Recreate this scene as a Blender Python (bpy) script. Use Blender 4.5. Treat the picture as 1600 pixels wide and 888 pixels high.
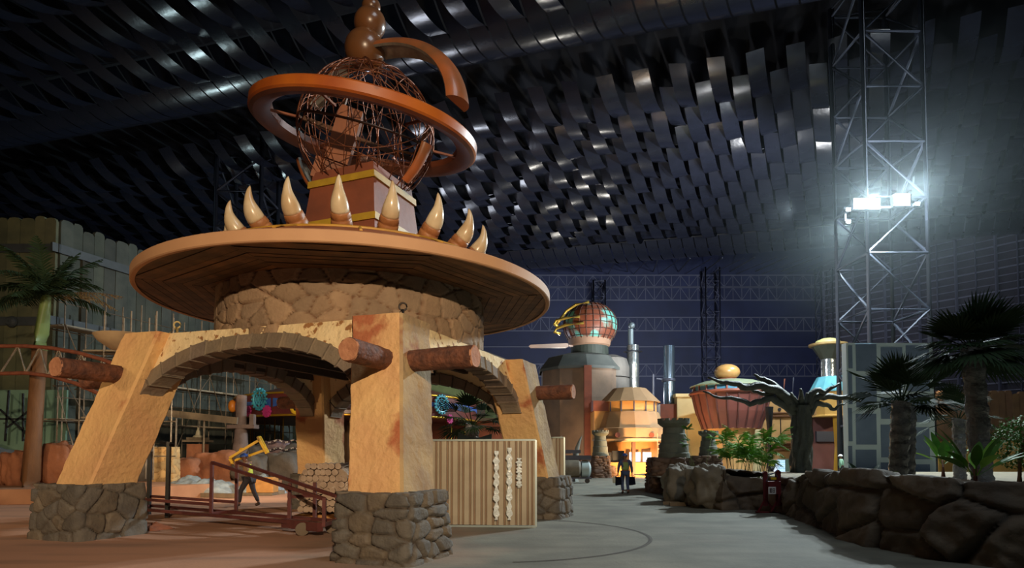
import bpy, bmesh, math, random
import numpy as np
from mathutils import Vector, Matrix, noise as mnoise
for o in list(bpy.data.objects): bpy.data.objects.remove(o)
random.seed(7); rng = np.random.default_rng(5)
SC = bpy.context.scene; COL = SC.collection
# ------------------------------------------------------------ camera
CH, FPX, PIT = 1.65, 980.4, 0.0421
CY = 711.3 - FPX*math.tan(PIT)
cd = bpy.data.cameras.new('camera'); cam = bpy.data.objects.new('camera', cd); COL.objects.link(cam)
cam.location = (0, 0, CH); cam.rotation_euler = (math.pi/2+PIT, 0, 0)
cd.sensor_width = 36; cd.lens = FPX/1600*36; cd.shift_y = (CY-444)/1600; cd.clip_end = 500; cd.clip_start = .1
SC.camera = cam
SC.view_settings.view_transform = 'Standard'; SC.view_settings.look = 'None'
SC.view_settings.gamma = 1; SC.view_settings.use_curve_mapping = False
SC.view_settings.exposure = 0.0
W = bpy.data.worlds.new('world'); SC.world = W; W.use_nodes = True
W.node_tree.nodes['Background'].inputs[0].default_value = (.10, .14, .2, 1)
W.node_tree.nodes['Background'].inputs[1].default_value = .02
# ------------------------------------------------------------ lights of the hall and added fills
def light(name, kind, loc, energy, col, target=None, size=.5, spot=None, blend=.4, size_y=None):
    d = bpy.data.lights.new(name, kind); d.energy = energy; d.color = col
    if kind == 'AREA':
        d.size = size
        if size_y: d.shape = 'RECTANGLE'; d.size_y = size_y
    else: d.shadow_soft_size = size
    if kind == 'SPOT': d.spot_size = spot; d.spot_blend = blend
    o = bpy.data.objects.new(name, d); COL.objects.link(o); o.location = loc
    if target is not None: o.rotation_euler = (Vector(target)-Vector(loc)).to_track_quat('-Z', 'Y').to_euler()
    return o
WARM = (1, .76, .50); COOL = (.80, .95, 1.0)
light('key_floodlight', 'SPOT', (3.5, -13, 9.0), 21000, WARM, (-5.4, 14, 4.4), .22, .92, 1.0)
light('left_work_light', 'SPOT', (-16, 3, 5.0), 2600, (1, .72, .42), (-14.5, 24, 4), .3, 1.5, .7)
light('mast_floodlight_left', 'SPOT', (22.3, 38.0, 17.7), 23000, COOL, (4, 20, 0), .35, 2.7, .8)
light('mast_floodlight_right', 'SPOT', (24.8, 38.0, 18.1), 16000, COOL, (14, 10, 0), .35, 2.7, .8)
light('mast_floodlight_back', 'SPOT', (23.5, 43.2, 17.9), 13000, COOL, (16, 62, 4), .35, 2.7, .8)
light('mast_glare', 'POINT', (23.5, 37.2, 17.6), 2400, (.85, .93, 1), None, .4)  # extra point light added for glow on the ceiling and around the lamps
light('mast_fill_spot', 'SPOT', (23.0, 37.4, 17.4), 5000, COOL, (22.8, 41.5, 4), .3, 1.5, .7)  # added spot that brightens the lower mast
light('added_high_fill', 'AREA', (10, 2, 24), 1100, (.80, .92, 1), (12, 18, 0), 9)  # unseen area fill added to lift the planter side
light('ceiling_fill_spot', 'SPOT', (21, 46, 20), 9000, (.85, .93, 1), (6, 76, 29), .3, 2.0, .6)  # unseen spot added for highlights on the woven ceiling
light('ceiling_glint_fill', 'POINT', (17, 43, 9), 1500, (.95, .97, 1), None, .3)  # unseen point light added to raise glints on the strips
light('roof_fill_right', 'SPOT', (26, 51, 12), 13000, (.95, .97, 1), (30, 72, 30), .35, 1.9, .6)  # added spot, only brightens the ceiling on the right
light('roof_fill_middle', 'SPOT', (11, 46, 8), 6000, (1, .97, .92), (14, 70, 30), .3, 1.9, .6)  # added spot, only brightens the middle of the ceiling
light('roof_wash_fill', 'AREA', (-10, 70, 6), 2000, (.8, .86, 1), (0, 66, 30), 5)  # unseen area light added as a wash over the ceiling
light('far_glint_fill', 'POINT', (6, 78, 9), 3400, (1, .95, .85), None, .35)  # unseen far point light added to cause ceiling glints
light('far_left_glint_fill', 'POINT', (-36, 62, 6), 3600, (.7, .95, 1), None, .4)  # unseen point light added for glints on the left strips
light('facade_uplight', 'SPOT', (9.9, 43.6, .4), 2900, (1, .60, .26), (9.0, 50, 4), .2, 2.3, .7)
light('globe_building_uplight', 'SPOT', (4.4, 47.6, .5), 620, (1, .66, .4), (5.2, 53, 5), .2, 1.8, .8)
light('shop_uplight', 'POINT', (13.2, 50.6, 1.2), 260, (1, .75, .4), None, .3)
light('rear_work_light', 'SPOT', (30, 40, 8), 2400, (1, .84, .58), (18, 50, 3), .3, 1.4, .6)
light('carousel_work_light', 'SPOT', (-9, 19.5, 5.0), 2200, (1, .80, .55), (-11, 31, 1), .3, 1.9, .7)
# ------------------------------------------------------------ pixel geometry of the photograph
def at(px, py, Y):
    x = (px-800)/FPX; z = (CY-py)/FPX
    c, s = math.cos(PIT), math.sin(PIT)
    k = Y/(c-s*z)
    return Vector((x*k, Y, CH+(s+c*z)*k))
def gp(px, py, z=0.0):
    x = (px-800)/FPX; zz = (CY-py)/FPX
    c, s = math.cos(PIT), math.sin(PIT)
    k = (z-CH)/(s+c*zz)
    return Vector((x*k, (c-s*zz)*k, z))
# ------------------------------------------------------------ materials
def mat(name, col, rough=.75, metal=0., col2=None, nscale=3., amt=.6, bump=0., bscale=20., attr=False, emit=0., ecol=None,
        col3=None, n3=1.2, t3=.55, spec=None, stretch=None, coat=0.):
    m = bpy.data.materials.new(name); m.use_nodes = True; nt = m.node_tree; N = nt.nodes; L = nt.links
    b = N['Principled BSDF']; b.inputs['Roughness'].default_value = rough; b.inputs['Metallic'].default_value = metal
    if spec is not None: b.inputs['Specular IOR Level'].default_value = spec
    if coat: b.inputs['Coat Weight'].default_value = coat
    tc = N.new('ShaderNodeTexCoord'); vec = tc.outputs['Object']
    if stretch:
        mp = N.new('ShaderNodeMapping'); mp.inputs['Scale'].default_value = stretch; L.new(vec, mp.inputs[0]); vec = mp.outputs[0]
    def rgb(c): return (c[0], c[1], c[2], 1)
    cur = None
    def mixc(fac, a, b2, mode='MIX'):
        x = N.new('ShaderNodeMix'); x.data_type = 'RGBA'; x.blend_type = mode
        for sock, v in ((0, fac), (6, a), (7, b2)):
            if hasattr(v, 'links'): L.new(v, x.inputs[sock])
            else: x.inputs[sock].default_value = v
        return x.outputs[2]
    cur = rgb(col)
    def nz(scale, lo, hi, det=6):
        n = N.new('ShaderNodeTexNoise'); n.inputs['Scale'].default_value = scale; n.inputs['Detail'].default_value = det
        L.new(vec, n.inputs['Vector'])
        r = N.new('ShaderNodeMapRange'); r.inputs[1].default_value = lo; r.inputs[2].default_value = hi
        L.new(n.outputs[0], r.inputs[0]); return r.outputs[0], n.outputs[0]
    if col2 is not None:
        f, _ = nz(nscale, .5-.28/amt*.6, .5+.28/amt*.6); cur = mixc(f, cur, rgb(col2))
    if col3 is not None:
        f, _ = nz(n3, t3, t3+.06); cur = mixc(f, cur, rgb(col3))
    if attr:
        a = N.new('ShaderNodeAttribute'); a.attribute_name = 'tint'
        cur = mixc(1.0, cur, a.outputs['Color'], 'MULTIPLY')
    if hasattr(cur, 'links'): L.new(cur, b.inputs['Base Color'])
    else: b.inputs['Base Color'].default_value = cur
    if bump:
        _, raw = nz(bscale, 0, 1, 8)
        bp = N.new('ShaderNodeBump'); bp.inputs['Strength'].default_value = min(1, bump); bp.inputs['Distance'].default_value = .02*max(1, bump)
        L.new(raw, bp.inputs['Height']); L.new(bp.outputs[0], b.inputs['Normal'])
    if emit:
        b.inputs['Emission Color'].default_value = rgb(ecol or col); b.inputs['Emission Strength'].default_value = emit
    return m
def s(r, g, b):  # sRGB 0-255 to linear
    f = lambda v: ((v/255+.055)/1.055)**2.4 if v > 10 else v/255/12.92
    return (f(r), f(g), f(b))
# ------------------------------------------------------------ mesh builder (world coordinates)
def frame(d):
    d = Vector(d).normalized(); a = Vector((0, 0, 1)) if abs(d.z) < .95 else Vector((1, 0, 0))
    x = d.cross(a).normalized(); y = x.cross(d).normalized(); return x, y, d
class M:
    def __init__(s): s.v = []; s.f = []; s.t = []; s.cur = (1, 1, 1)
    def add(s, vs, fs):
        n = len(s.v); s.v += [tuple(v) for v in vs]; s.t += [s.cur]*len(vs)
        s.f += [tuple(i+n for i in f) for f in fs]; return s
    def box(s, c, d, ax=None):
        c = Vector(c); X, Y, Z = ax or (Vector((1, 0, 0)), Vector((0, 1, 0)), Vector((0, 0, 1)))
        vs = [c+X*(d[0]/2*i)+Y*(d[1]/2*j)+Z*(d[2]/2*k) for i in (-1, 1) for j in (-1, 1) for k in (-1, 1)]
        return s.add(vs, [(0, 1, 3, 2), (4, 6, 7, 5), (0, 4, 5, 1), (2, 3, 7, 6), (0, 2, 6, 4), (1, 5, 7, 3)])
    def bar(s, p, q, w=.05, h=None):
        p = Vector(p); q = Vector(q); x, y, d = frame(q-p); h = h or w
        return s.box((p+q)/2, (w, h, (q-p).length), (x, y, d))
    def tube(s, pts, r, n=8, cap=True, closed=False, jit=0):
        pts = [Vector(p) for p in pts]; k = len(pts)
        rs = r if isinstance(r, (list, tuple)) else [r]*k
        ref = None; vs = []
        for i, p in enumerate(pts):
            if closed: d = pts[(i+1) % k]-pts[i-1]
            else: d = pts[min(i+1, k-1)]-pts[max(i-1, 0)]
            d.normalize()
            if ref is None: x, y, _ = frame(d)
            else:
                x = (ref-d*ref.dot(d)); x = x.normalized() if x.length > 1e-6 else frame(d)[0]; y = d.cross(x)
            ref = x
            for j in range(n):
                a = 2*math.pi*j/n; rr = rs[i]*(1+(random.uniform(-jit, jit) if jit else 0))
                vs.append(p+(x*math.cos(a)+y*math.sin(a))*rr)
        fs = []
        for i in range(k if closed else k-1):
            for j in range(n):
                a = i*n+j; b = i*n+(j+1) % n; i2 = (i+1) % k
                fs.append((a, b, i2*n+(j+1) % n, i2*n+j))
        if cap and not closed: fs += [tuple(range(n))[::-1], tuple((k-1)*n+j for j in range(n))]
        return s.add(vs, fs)
    def lathe(s, c, prof, n=32, a0=0, a1=2*math.pi, sx=1, sy=1, rot=0):
        c = Vector(c); full = abs(a1-a0-2*math.pi) < 1e-6; m = n if full else n+1
        vs = []
        for r, z in prof:
            for j in range(m):
                a = a0+(a1-a0)*j/n+rot; vs.append(c+Vector((r*math.cos(a)*sx, r*math.sin(a)*sy, z)))
        fs = []
        for i in range(len(prof)-1):
            for j in range(n):
                j2 = (j+1) % m; fs.append((i*m+j, i*m+j2, (i+1)*m+j2, (i+1)*m+j))
        return s.add(vs, fs)
    def sphere(s, c, r, n=24, m=12, sz=1):
        return s.lathe(c, [(max(1e-4, r*math.sin(math.pi*i/m)), -r*sz*math.cos(math.pi*i/m)) for i in range(m+1)], n)
    def grid(s, P, wrap=False):
        a = len(P); b = len(P[0]); vs = [p for row in P for p in row]; fs = []
        for i in range(a-1):
            for j in range(b if wrap else b-1):
                fs.append((i*b+j, i*b+(j+1) % b, (i+1)*b+(j+1) % b, (i+1)*b+j))
        return s.add(vs, fs)
    def poly(s, pts, th=None):
        pts = [Vector(p) for p in pts]; n = len(pts)
        if th is None: return s.add(pts, [tuple(range(n))])
        th = Vector(th)
        return s.add(pts+[p+th for p in pts], [tuple(range(n))[::-1], tuple(range(n, 2*n))]+[(i, (i+1) % n, n+(i+1) % n, n+i) for i in range(n)])
    def build(s, name, m, parent=None, smooth=False, **kw):
        off = WORLD.get(parent.name, Vector((0, 0, 0))) if parent else Vector((0, 0, 0))
        me = bpy.data.meshes.new(name)
        if parent is None and kw.get('label'):
            A = np.array(s.v); off = Vector(((A[:, 0].min()+A[:, 0].max())/2, (A[:, 1].min()+A[:, 1].max())/2, A[:, 2].min()))
        me.from_pydata([tuple(Vector(v)-off) for v in s.v], [], s.f); me.update()
        if smooth:
            me.polygons.foreach_set('use_smooth', [True]*len(me.polygons))
            if smooth == 'auto': me.set_sharp_from_angle(angle=.6)
        ca = me.color_attributes.new('tint', 'FLOAT_COLOR', 'POINT')
        arr = np.ones((len(s.v), 4), 'f'); arr[:, :3] = np.array(s.t, 'f'); ca.data.foreach_set('color', arr.ravel())
        o = bpy.data.objects.new(name, me); COL.objects.link(o); me.materials.append(m)
        if parent: o.parent = parent; WORLD[o.name] = off
        else: o.location = off; WORLD[o.name] = off
        tag(o, **kw); return o
WORLD = {}
def tag(o, label=None, cat=None, group=None, kind=None):
    if label: o['label'] = label
    if cat: o['category'] = cat
    if group: o['group'] = group
    if kind: o['kind'] = kind
    return o
def root(name, loc, label, cat, group=None):
    o = bpy.data.objects.new(name, None); COL.objects.link(o); o.location = loc; o.empty_display_size = .2
    WORLD[o.name] = Vector(loc); return tag(o, label, cat, group)
def dup(o, loc=None, rz=None, label=None, group=None, scale=None, par=None):
    c = o.copy(); COL.objects.link(c)
    if par: c.parent = par
    if loc is not None: c.location = loc; WORLD[c.name] = Vector(loc)
    if rz is not None: c.rotation_euler = (0, 0, rz)
    if scale is not None: c.scale = (scale,)*3
    if label: c['label'] = label
    if group: c['group'] = group
    for ch in list(o.children): dup(ch, par=c)
    return c
# ------------------------------------------------------------ stone walling: cells on a surface
def cells(S, T, row_h, cell_w, seed, wrap=None, jit=.35, merge=.15):
    """S,T arrays of surface coordinates; returns edge distance, cell id random"""
    r = np.random.default_rng(seed); seeds = []
    t = T.min()-row_h; k = 0
    while t < T.max()+row_h*1.5:
        s_ = (wrap[0] if wrap else S.min()-cell_w*1.5); end = (wrap[1] if wrap else S.max()+cell_w*1.5)
        x = s_+r.uniform(0, cell_w)
        while x < end:
            if r.random() > merge: seeds.append((x, t+r.uniform(-jit, jit)*row_h))
            x += cell_w*r.uniform(.55, 1.5)
        t += row_h*r.uniform(.8, 1.15); k += 1
    sd = np.array(seeds); ids = np.arange(len(sd))
    if wrap:
        Lw = wrap[1]-wrap[0]; sd = np.concatenate([sd, sd+[Lw, 0], sd-[Lw, 0]]); ids = np.concatenate([ids]*3)
    asp = row_h/cell_w
    f1 = np.full(S.shape, 1e9); f2 = f1.copy(); i1 = np.zeros(S.shape, int)
    for (x, y), i in zip(sd, ids):
        d = np.sqrt(((S-x)*asp)**2+(T-y)**2)
        c = d < f1; f2 = np.where(c, f1, np.minimum(f2, d)); i1 = np.where(c, i, i1); f1 = np.where(c, d, f1)
    rnd = r.random(len(sd))
    return f2-f1, rnd[i1], i1
def stone_sheet(P, Nrm, S, T, row_h, cell_w, amp, seed, wrap=None, edge=.05, closed=False, tones=((1, 1, 1),), mortar=(.55, .45, .38), rough=.25, **k):
    """P,Nrm (a,b,3) arrays -> M with displaced stones and a tint per vertex"""
    e, rnd, cid = cells(S, T, row_h, cell_w, seed, wrap, **k)
    h = np.clip(e/edge, 0, 1); h = h*h*(3-2*h)
    m = M(); a, b = S.shape; tn = np.array(tones)
    V = []
    for i in range(a):
        row = []
        for j in range(b):
            p = P[i, j]; nn = mnoise.fractal(Vector((p[0]*3, p[1]*3, p[2]*3)), 1, 2, 4)
            d = amp*(h[i, j]*(.75+.5*rnd[i, j])-.5+rough*nn*h[i, j])
            row.append(p+Nrm[i, j]*d)
        V.append(row)
    m.grid(V, closed)
    ti = (rnd*len(tn)*.999).astype(int); tt = tn[ti]*(.82+.36*((rnd*7.3) % 1))[..., None]
    mm = np.clip(e/(edge*.5), 0, 1)[..., None]; tt = tt*mm+np.array(mortar)*(1-mm)
    m.t = [tuple(x) for x in tt.reshape(-1, 3)]
    return m
# ------------------------------------------------------------ setting
def floor_mat():
    m = mat('dusty_concrete', s(132, 130, 116), .88, col2=s(94, 93, 84), nscale=.8, amt=.7, bump=.35, bscale=14)
    nt = m.node_tree; N = nt.nodes; L = nt.links; b = N['Principled BSDF']; src = b.inputs['Base Color'].links[0].from_socket
    tc = N.new('ShaderNodeTexCoord'); sx = N.new('ShaderNodeSeparateXYZ'); L.new(tc.outputs['Object'], sx.inputs[0])
    n = N.new('ShaderNodeTexNoise'); n.inputs['Scale'].default_value = .35; n.inputs['Detail'].default_value = 7; L.new(tc.outputs['Object'], n.inputs[0])
    # reddish tone increasing over the left part of the yard
    a = N.new('ShaderNodeMath'); a.operation = 'MULTIPLY_ADD'; a.inputs[1].default_value = -.22; a.inputs[2].default_value = -.85; L.new(sx.outputs[0], a.inputs[0])
    c = N.new('ShaderNodeMath'); c.operation = 'MULTIPLY_ADD'; c.inputs[1].default_value = 1.6; L.new(n.outputs[0], c.inputs[0]); L.new(a.outputs[0], c.inputs[2])
    r = N.new('ShaderNodeClamp'); L.new(c.outputs[0], r.inputs[0])
    x = N.new('ShaderNodeMix'); x.data_type = 'RGBA'; L.new(r.outputs[0], x.inputs[0]); L.new(src, x.inputs[6]); x.inputs[7].default_value = (*s(186, 138, 110), 1)
    # darker tyre smears
    w = N.new('ShaderNodeTexNoise'); w.inputs['Scale'].default_value = .5; w.inputs['Detail'].default_value = 3
    mp = N.new('ShaderNodeMapping'); mp.inputs['Scale'].default_value = (.6, 3.2, 1); mp.inputs['Rotation'].default_value = (0, 0, .25); L.new(tc.outputs['Object'], mp.inputs[0]); L.new(mp.outputs[0], w.inputs[0])
    r2 = N.new('ShaderNodeMapRange'); r2.inputs[1].default_value = .5; r2.inputs[2].default_value = .75; r2.inputs[4].default_value = .45; L.new(w.outputs[0], r2.inputs[0])
    y = N.new('ShaderNodeMix'); y.data_type = 'RGBA'; L.new(r2.outputs[0], y.inputs[0]); L.new(x.outputs[2], y.inputs[6]); y.inputs[7].default_value = (*s(88, 80, 72), 1)
    L.new(y.outputs[2], b.inputs['Base Color']); return m
P_ = []
for i in range(61):
    row = []
    for j in range(61):
        X = -100+j*220/60; Y = -20+i*145/60
        row.append((X, Y, 0))
    P_.append(row)
M().grid(P_).build('floor', floor_mat(), kind='structure')
navy = mat('blue_cladding', s(34, 44, 86), .6, col2=s(26, 34, 66), nscale=.3)
dark = mat('dark_roof', s(20, 22, 30), .8)
m = M(); m.box((10, 99.95, 17), (240, .4, 36)); m.build('wall_back', navy, kind='structure')
gridwall = mat('grey_mesh_wall', s(74, 74, 92), .7, col2=s(58, 58, 76), nscale=1, amt=.5)
m = M(); m.poly([(50, 99.7, 0), (68, 76, 0), (68, 76, 34), (50, 99.7, 34)]); m.poly([(68, 76, 0), (118, -20, 0), (118, -20, 34), (68, 76, 34)]); m.build('wall_right', gridwall, kind='structure')
m = M(); m.box((-95, 40, 17), (.4, 122, 36)); m.build('wall_left', dark, kind='structure')
m = M(); m.box((10, -20, 17), (240, .4, 36)); m.build('wall_rear', dark, kind='structure')
m = M(); m.box((10, 40, 35.4), (240, 125, .4)); m.build('ceiling_deck', dark, kind='structure')
# horizontal rails and verticals of the meshed right wall
railm = mat('pale_rail', s(120, 124, 150), .5, metal=.3)
m = M()
A, B, C2 = Vector((50, 99.4, 0)), Vector((67.7, 76, 0)), Vector((90, 33, 0))
for k in range(30):
    z = 2+k*1.0; Z = Vector((-.25, -.2, z)); m.bar(A+Z, B+Z, .12 if k % 3 else .2); m.bar(B+Z, C2+Z, .1)
for k in range(14):
    p = A.lerp(B, k/13)+Vector((-.3, -.3, 0)); m.bar(p, p+Vector((0, 0, 31)), .14 if k % 2 else .28)
for k in range(16):
    p = B.lerp(C2, k/15)+Vector((-.3, -.3, 0)); m.bar(p, p+Vector((0, 0, 31)), .14)
m.build('trim_1', railm, kind='structure')
# woven ceiling strips
fab = mat('dark_glossy_fabric', s(36, 39, 52), .21, spec=.55, col2=s(31, 34, 44), nscale=2, bump=.6, bscale=1.6)
m = M(); PER = 5.6; YB = 82
def strip_line(i):
    Xa = -92+i*1.5; px = 800+980*Xa/(YB-.25*(Xa-16.7)); f = min(max(px/1500, 0), 1.1)
    return Xa, (950+430*f-800)/980
lines = [strip_line(i) for i in range(116)]
for i in range(115):
    (x0, d0), (x1, d1) = lines[i], lines[i+1]
    for per in range(-7, 2):
        band = per in (0, 1) and per == 0 or per == -7
        wide = per in (0, -7)
        ph = 0 if (i % 2 == 0 or wide) else .5
        if per == 1: continue
        st = PER if not wide else PER*1.15
        if per == -7: continue
        nseg = 12; rows = []
        rr = random.Random(i*50+per); sag = 1.25*rr.uniform(.75, 1.25) if not wide else 1.5; sk = rr.uniform(-.12, .12)
        for q in range(nseg+1):
            t = q/nseg; dist = (per+t+(ph if per != 0 else 0))*PER*(1 if per != 0 else 1.25)
            if per == -1 and ph: dist = (per+.5+t*.5)*PER
            z = 30.2+.15*dist*-.1-sag*(1-(2*t-1)**2)*(1.0 if not (per == -1 and ph) else .5)
            if per != 0 and i % 2: z += .15
            r_ = []
            for xa, d in ((x0+.06, d0), (x1-.06, d1)):
                yb = YB-.25*(xa-16.7)+dist; yb = min(yb, 99.7); r_.append((xa+d*dist, yb, z+(sk if xa > x0+.5 else -sk)))
            rows.append(r_)
        m.grid(rows)
    # overhead band and the bigger loops in front of it
    for per, (a, b, sg) in enumerate(((-44.5, -37.8, 1.6), (-53, -44.5, 1.7), (-61, -53, 1.9), (-70, -61, 1.9))):
        off = 0 if (per == 0 or i % 2) else 3.8
        rows = []
        for q in range(13):
            t = q/12; dist = a+(b-a)*t+(off if per else 0)
            z = 30.4-sg*(1-(2*t-1)**2)+(.3 if (per and i % 2) else 0)
            rows.append([(xa+d*dist, YB-.25*(xa-16.7)+dist, z) for xa, d in ((x0+.06, d0), (x1-.06, d1))])
        m.grid(rows)
# supporting cross cables
cab = M()
m.build('ceiling', fab, kind='structure', smooth=True)
steel = mat('dark_steel', s(70, 74, 88), .5, metal=.5)
steel_l = mat('pale_steel', s(92, 96, 120), .6, metal=.2)
blk = mat('black_cable', s(18, 18, 24), .7)
for dist in (0, 6.9):
    rows = [(-90+d0*dist, YB-.25*(-90-16.7)+dist, 30.0), (75, YB-.25*(75-16.7)+dist, 30.0)]
    m = M(); m.tube([Vector(r) for r in rows], .12, 6); m.build('trim_%d' % (int(dist)+60), blk, kind='structure')
# lattice girders across the far wall
def girder(y, z0, z1, x0, x1, n, label, mt=steel_l, r=.09):
    t = root('lattice_girder', ((x0+x1)/2, y, z0), label, 'girder', 'lattice girders along the far blue wall')
    M().bar((x0, y, z0), (x1, y, z0), r*2).build('chord', mt, t); M().bar((x0, y, z1), (x1, y, z1), r*2).build('chord', mt, t)
    m = M()
    for i in range(n):
        a = x0+(x1-x0)*i/n; b = x0+(x1-x0)*(i+1)/n
        m.bar((a, y, z0), (a, y, z1), r)
        m.bar((a, y, z0 if i % 2 else z1), (b, y, z1 if i % 2 else z0), r)
    m.build('lattice', mt, t)
def zrow(py, Y=99.5): return at(800, py, Y).z
for (a, b, l) in ((448, 430, 'topmost lattice girder on the far blue wall under the roof'), (469, 449, 'second lattice girder from the top on the far blue wall'),
                (517, 496, 'lattice girder on the far blue wall level with the copper globe'), (588, 569, 'lowest lattice girder on the far blue wall behind the chimneys')):
    girder(99.68, zrow(a), zrow(b), -60, 49.5, 78, l)
m = M(); z = zrow(542); m.bar((-60, 99.66, z), (49.5, 99.66, z), .2); m.build('rail', steel_l, label='single horizontal rail on the far blue wall between lattice girders', cat='rail')
def lattice_mast(cx, cy, w, z0, z1, step, r, mt, name, label, cat, brace=None, parts=True):
    t = root(name, (cx, cy, z0), label, cat)
    cs = [Vector((cx+i*w/2, cy+j*w/2, 0)) for i, j in ((-1, -1), (1, -1), (1, 1), (-1, 1))]
    for c in cs: M().tube([c+Vector((0, 0, z0)), c+Vector((0, 0, z1))], r, 8).build('upright', mt, t, smooth=True)
    m = M(); br = brace or r*.55; k = 0; z = z0
    while z < z1-.01:
        z2 = min(z+step, z1)
        for i in range(4):
            a, b = cs[i], cs[(i+1) % 4]
            if k % 2: a, b = b, a
            m.tube([a+Vector((0, 0, z)), b+Vector((0, 0, z2))], br, 5)
            m.tube([a+Vector((0, 0, z)), b+Vector((0, 0, z))], br, 5)
        z = z2; k += 1
    m.build('bracing', mt, t); return t
X = at(1112, 600, 98).x; lattice_mast(X, 98, 2.2, 0, 31, 2.4, .14, steel_l, 'lattice_column', 'dim lattice column on the far wall behind the bowl shaped building', 'column')
X = at(936, 600, 98).x; lattice_mast(X, 98, 1.8, 0, 29, 2.4, .14, steel_l, 'lattice_column', 'dim lattice column on the far wall behind the copper globe', 'column')
X = at(1290, 600, 98).x; lattice_mast(X, 98, 1.8, 0, 31, 2.4, .14, steel_l, 'lattice_column', 'dim lattice column in the far right corner behind the cone topped tower', 'column')
p = at(1000, 425, 92)
for k in range(14):
    a = Vector((-2+k*4.1, 99.3, zrow(425))); b = Vector((-6+k*4.4, 88-.25*k, 29))
    m = M(); m.bar(a, b, .14); m.bar(a+Vector((1, 0, -.4)), b+Vector((3, 0, 0)), .08)
    m.build('roof_strut', steel, label='slanting roof strut between the far wall and the woven ceiling edge', cat='strut', group='slanting roof struts above the far wall')
# support towers near
lattice_mast(-26.5, 62, 4.4, 0, 33, 3.4, .24, steel, 'lattice_tower', 'tall dark lattice tower rising to the roof behind the horned pavilion roof', 'tower', .12)
# ============================================================ PAVILION
TH = .3779; U = Vector((-math.cos(TH), math.sin(TH), 0)); V = Vector((math.sin(TH), math.cos(TH), 0))
FO = Vector((-1.543, 9.331, 0)); SA = 8.58; SB = 8.61; WS = 1.31; HS = 1.058; INS = .25; PW = 1.03; HT = 4.15; BA = .58; BB = .88
def pv(a, b, z=0.): return FO+U*a+V*b+Vector((0, 0, z))
CEN = Vector((-3.75, 14.93, 0))
pav = root('horned_pavilion', CEN, 'round roofed pavilion on four battered stucco pillars with horns and wire globe on top', 'pavilion')
stoneM = mat('grey_fieldstone', s(112, 104, 92), .85, col2=s(88, 82, 76), nscale=6, bump=.8, bscale=22, attr=True)
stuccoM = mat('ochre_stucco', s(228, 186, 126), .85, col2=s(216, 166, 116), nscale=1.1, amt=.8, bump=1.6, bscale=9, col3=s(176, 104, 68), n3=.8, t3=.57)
stuccoG = mat('dim_ochre_stucco', s(190, 160, 112), .85, col2=s(150, 122, 92), nscale=1.6, amt=.8, bump=1.6, bscale=9, col3=s(150, 96, 66), n3=1.0, t3=.60)
creamM = mat('cream_plaster', s(246, 224, 178), .8, col2=s(236, 208, 158), nscale=2, bump=1.8, bscale=8, col3=s(160, 112, 68), n3=6.0, t3=.59)
vousM = mat('grey_arch_stone', s(140, 122, 102), .85, col2=s(116, 104, 92), nscale=3, bump=1.0, bscale=14, attr=True)
barkM = mat('log_bark', s(124, 76, 54), .8, col2=s(78, 48, 38), nscale=7, amt=.9, bump=1.5, bscale=16, stretch=(1, 1, 1))
cutM = mat('log_end', s(196, 140, 104), .8, col2=s(160, 104, 76), nscale=9, bump=.6, bscale=20)
def arr(p): return np.array(p, float)
def block_stones(c0, ex, ey, w, d, h, seed, name, parent, amp=.075, rowh=.22, cw=.36, tones=((1, 1, 1), (.9, .93, .97), (1.08, 1.0, .9), (.82, .85, .9)), bat=.06, mt=None, res=.028, rr=.10, **k):
    """stone clad block: corner c0, unit axes ex, ey, size w x d x h"""
    ex = Vector(ex); ey = Vector(ey); c = Vector(c0)+ex*w/2+ey*d/2
    per = []; nw, nd = max(4, int(w/res)), max(4, int(d/res))
    def rp(u):  # rounded rect perimeter
        pass
    pts = []
    for (sx, sy, ax) in ((-1, -1, 0), (1, -1, 1), (1, 1, 2), (-1, 1, 3)):
        cx, cy = sx*(w/2-rr), sy*(d/2-rr)
        a0 = math.pi+ax*math.pi/2
        for q in range(5): a = a0+q/4*math.pi/2; pts.append((cx+rr*math.cos(a), cy+rr*math.sin(a)))
    pl = [Vector((x, y, 0)) for x, y in pts]; L = [0]
    n = len(pl)
    for i in range(n): L.append(L[-1]+(pl[(i+1) % n]-pl[i]).length)
    tot = L[-1]; m_ = int(tot/res); P2 = []; N2 = []; Sx = []
    for q in range(m_):
        l = tot*q/m_; i = max(j for j in range(n) if L[j] <= l); f = (l-L[i])/max(1e-9, L[i+1]-L[i]); p = pl[i].lerp(pl[(i+1) % n], f)
        P2.append(p); Sx.append(l)
    for q in range(m_):
        t = P2[(q+1) % m_]-P2[q-1]; nn = Vector((t.y, -t.x, 0)).normalized(); N2.append(nn)
    nz = int(h/res); rows = []
    for i in range(nz+1): rows.append((0, h*i/nz))
    ins = 8
    for i in range(1, ins+1): rows.append((min(w, d)/2*.98*i/ins, h))
    P = np.zeros((len(rows), m_, 3)); NN = np.zeros_like(P); S_ = np.zeros((len(rows), m_)); T_ = np.zeros_like(S_)
    for i, (inn, z) in enumerate(rows):
        for j in range(m_):
            f = 1-inn/(min(w, d)/2)
            q = P2[j]*f if inn else P2[j]; q = q+N2[j]*bat*(1-z/h)
            wpt = c+ex*q.x+ey*q.y
            P[i, j] = (wpt.x, wpt.y, c0[2]+z)
            nn = ex*N2[j].x+ey*N2[j].y
            if inn: nn = Vector((0, 0, .4))
            elif z > h-.06: nn = (nn+Vector((0, 0, .8))).normalized()
            NN[i, j] = nn[:]; S_[i, j] = Sx[j]; T_[i, j] = z+inn*.6
    m = stone_sheet(P, NN, S_, T_, rowh, cw, amp, seed, wrap=(0, tot), edge=.05, closed=True, tones=tones, **k)
    return m.build(name, mt or stoneM, parent, smooth=True)
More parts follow.
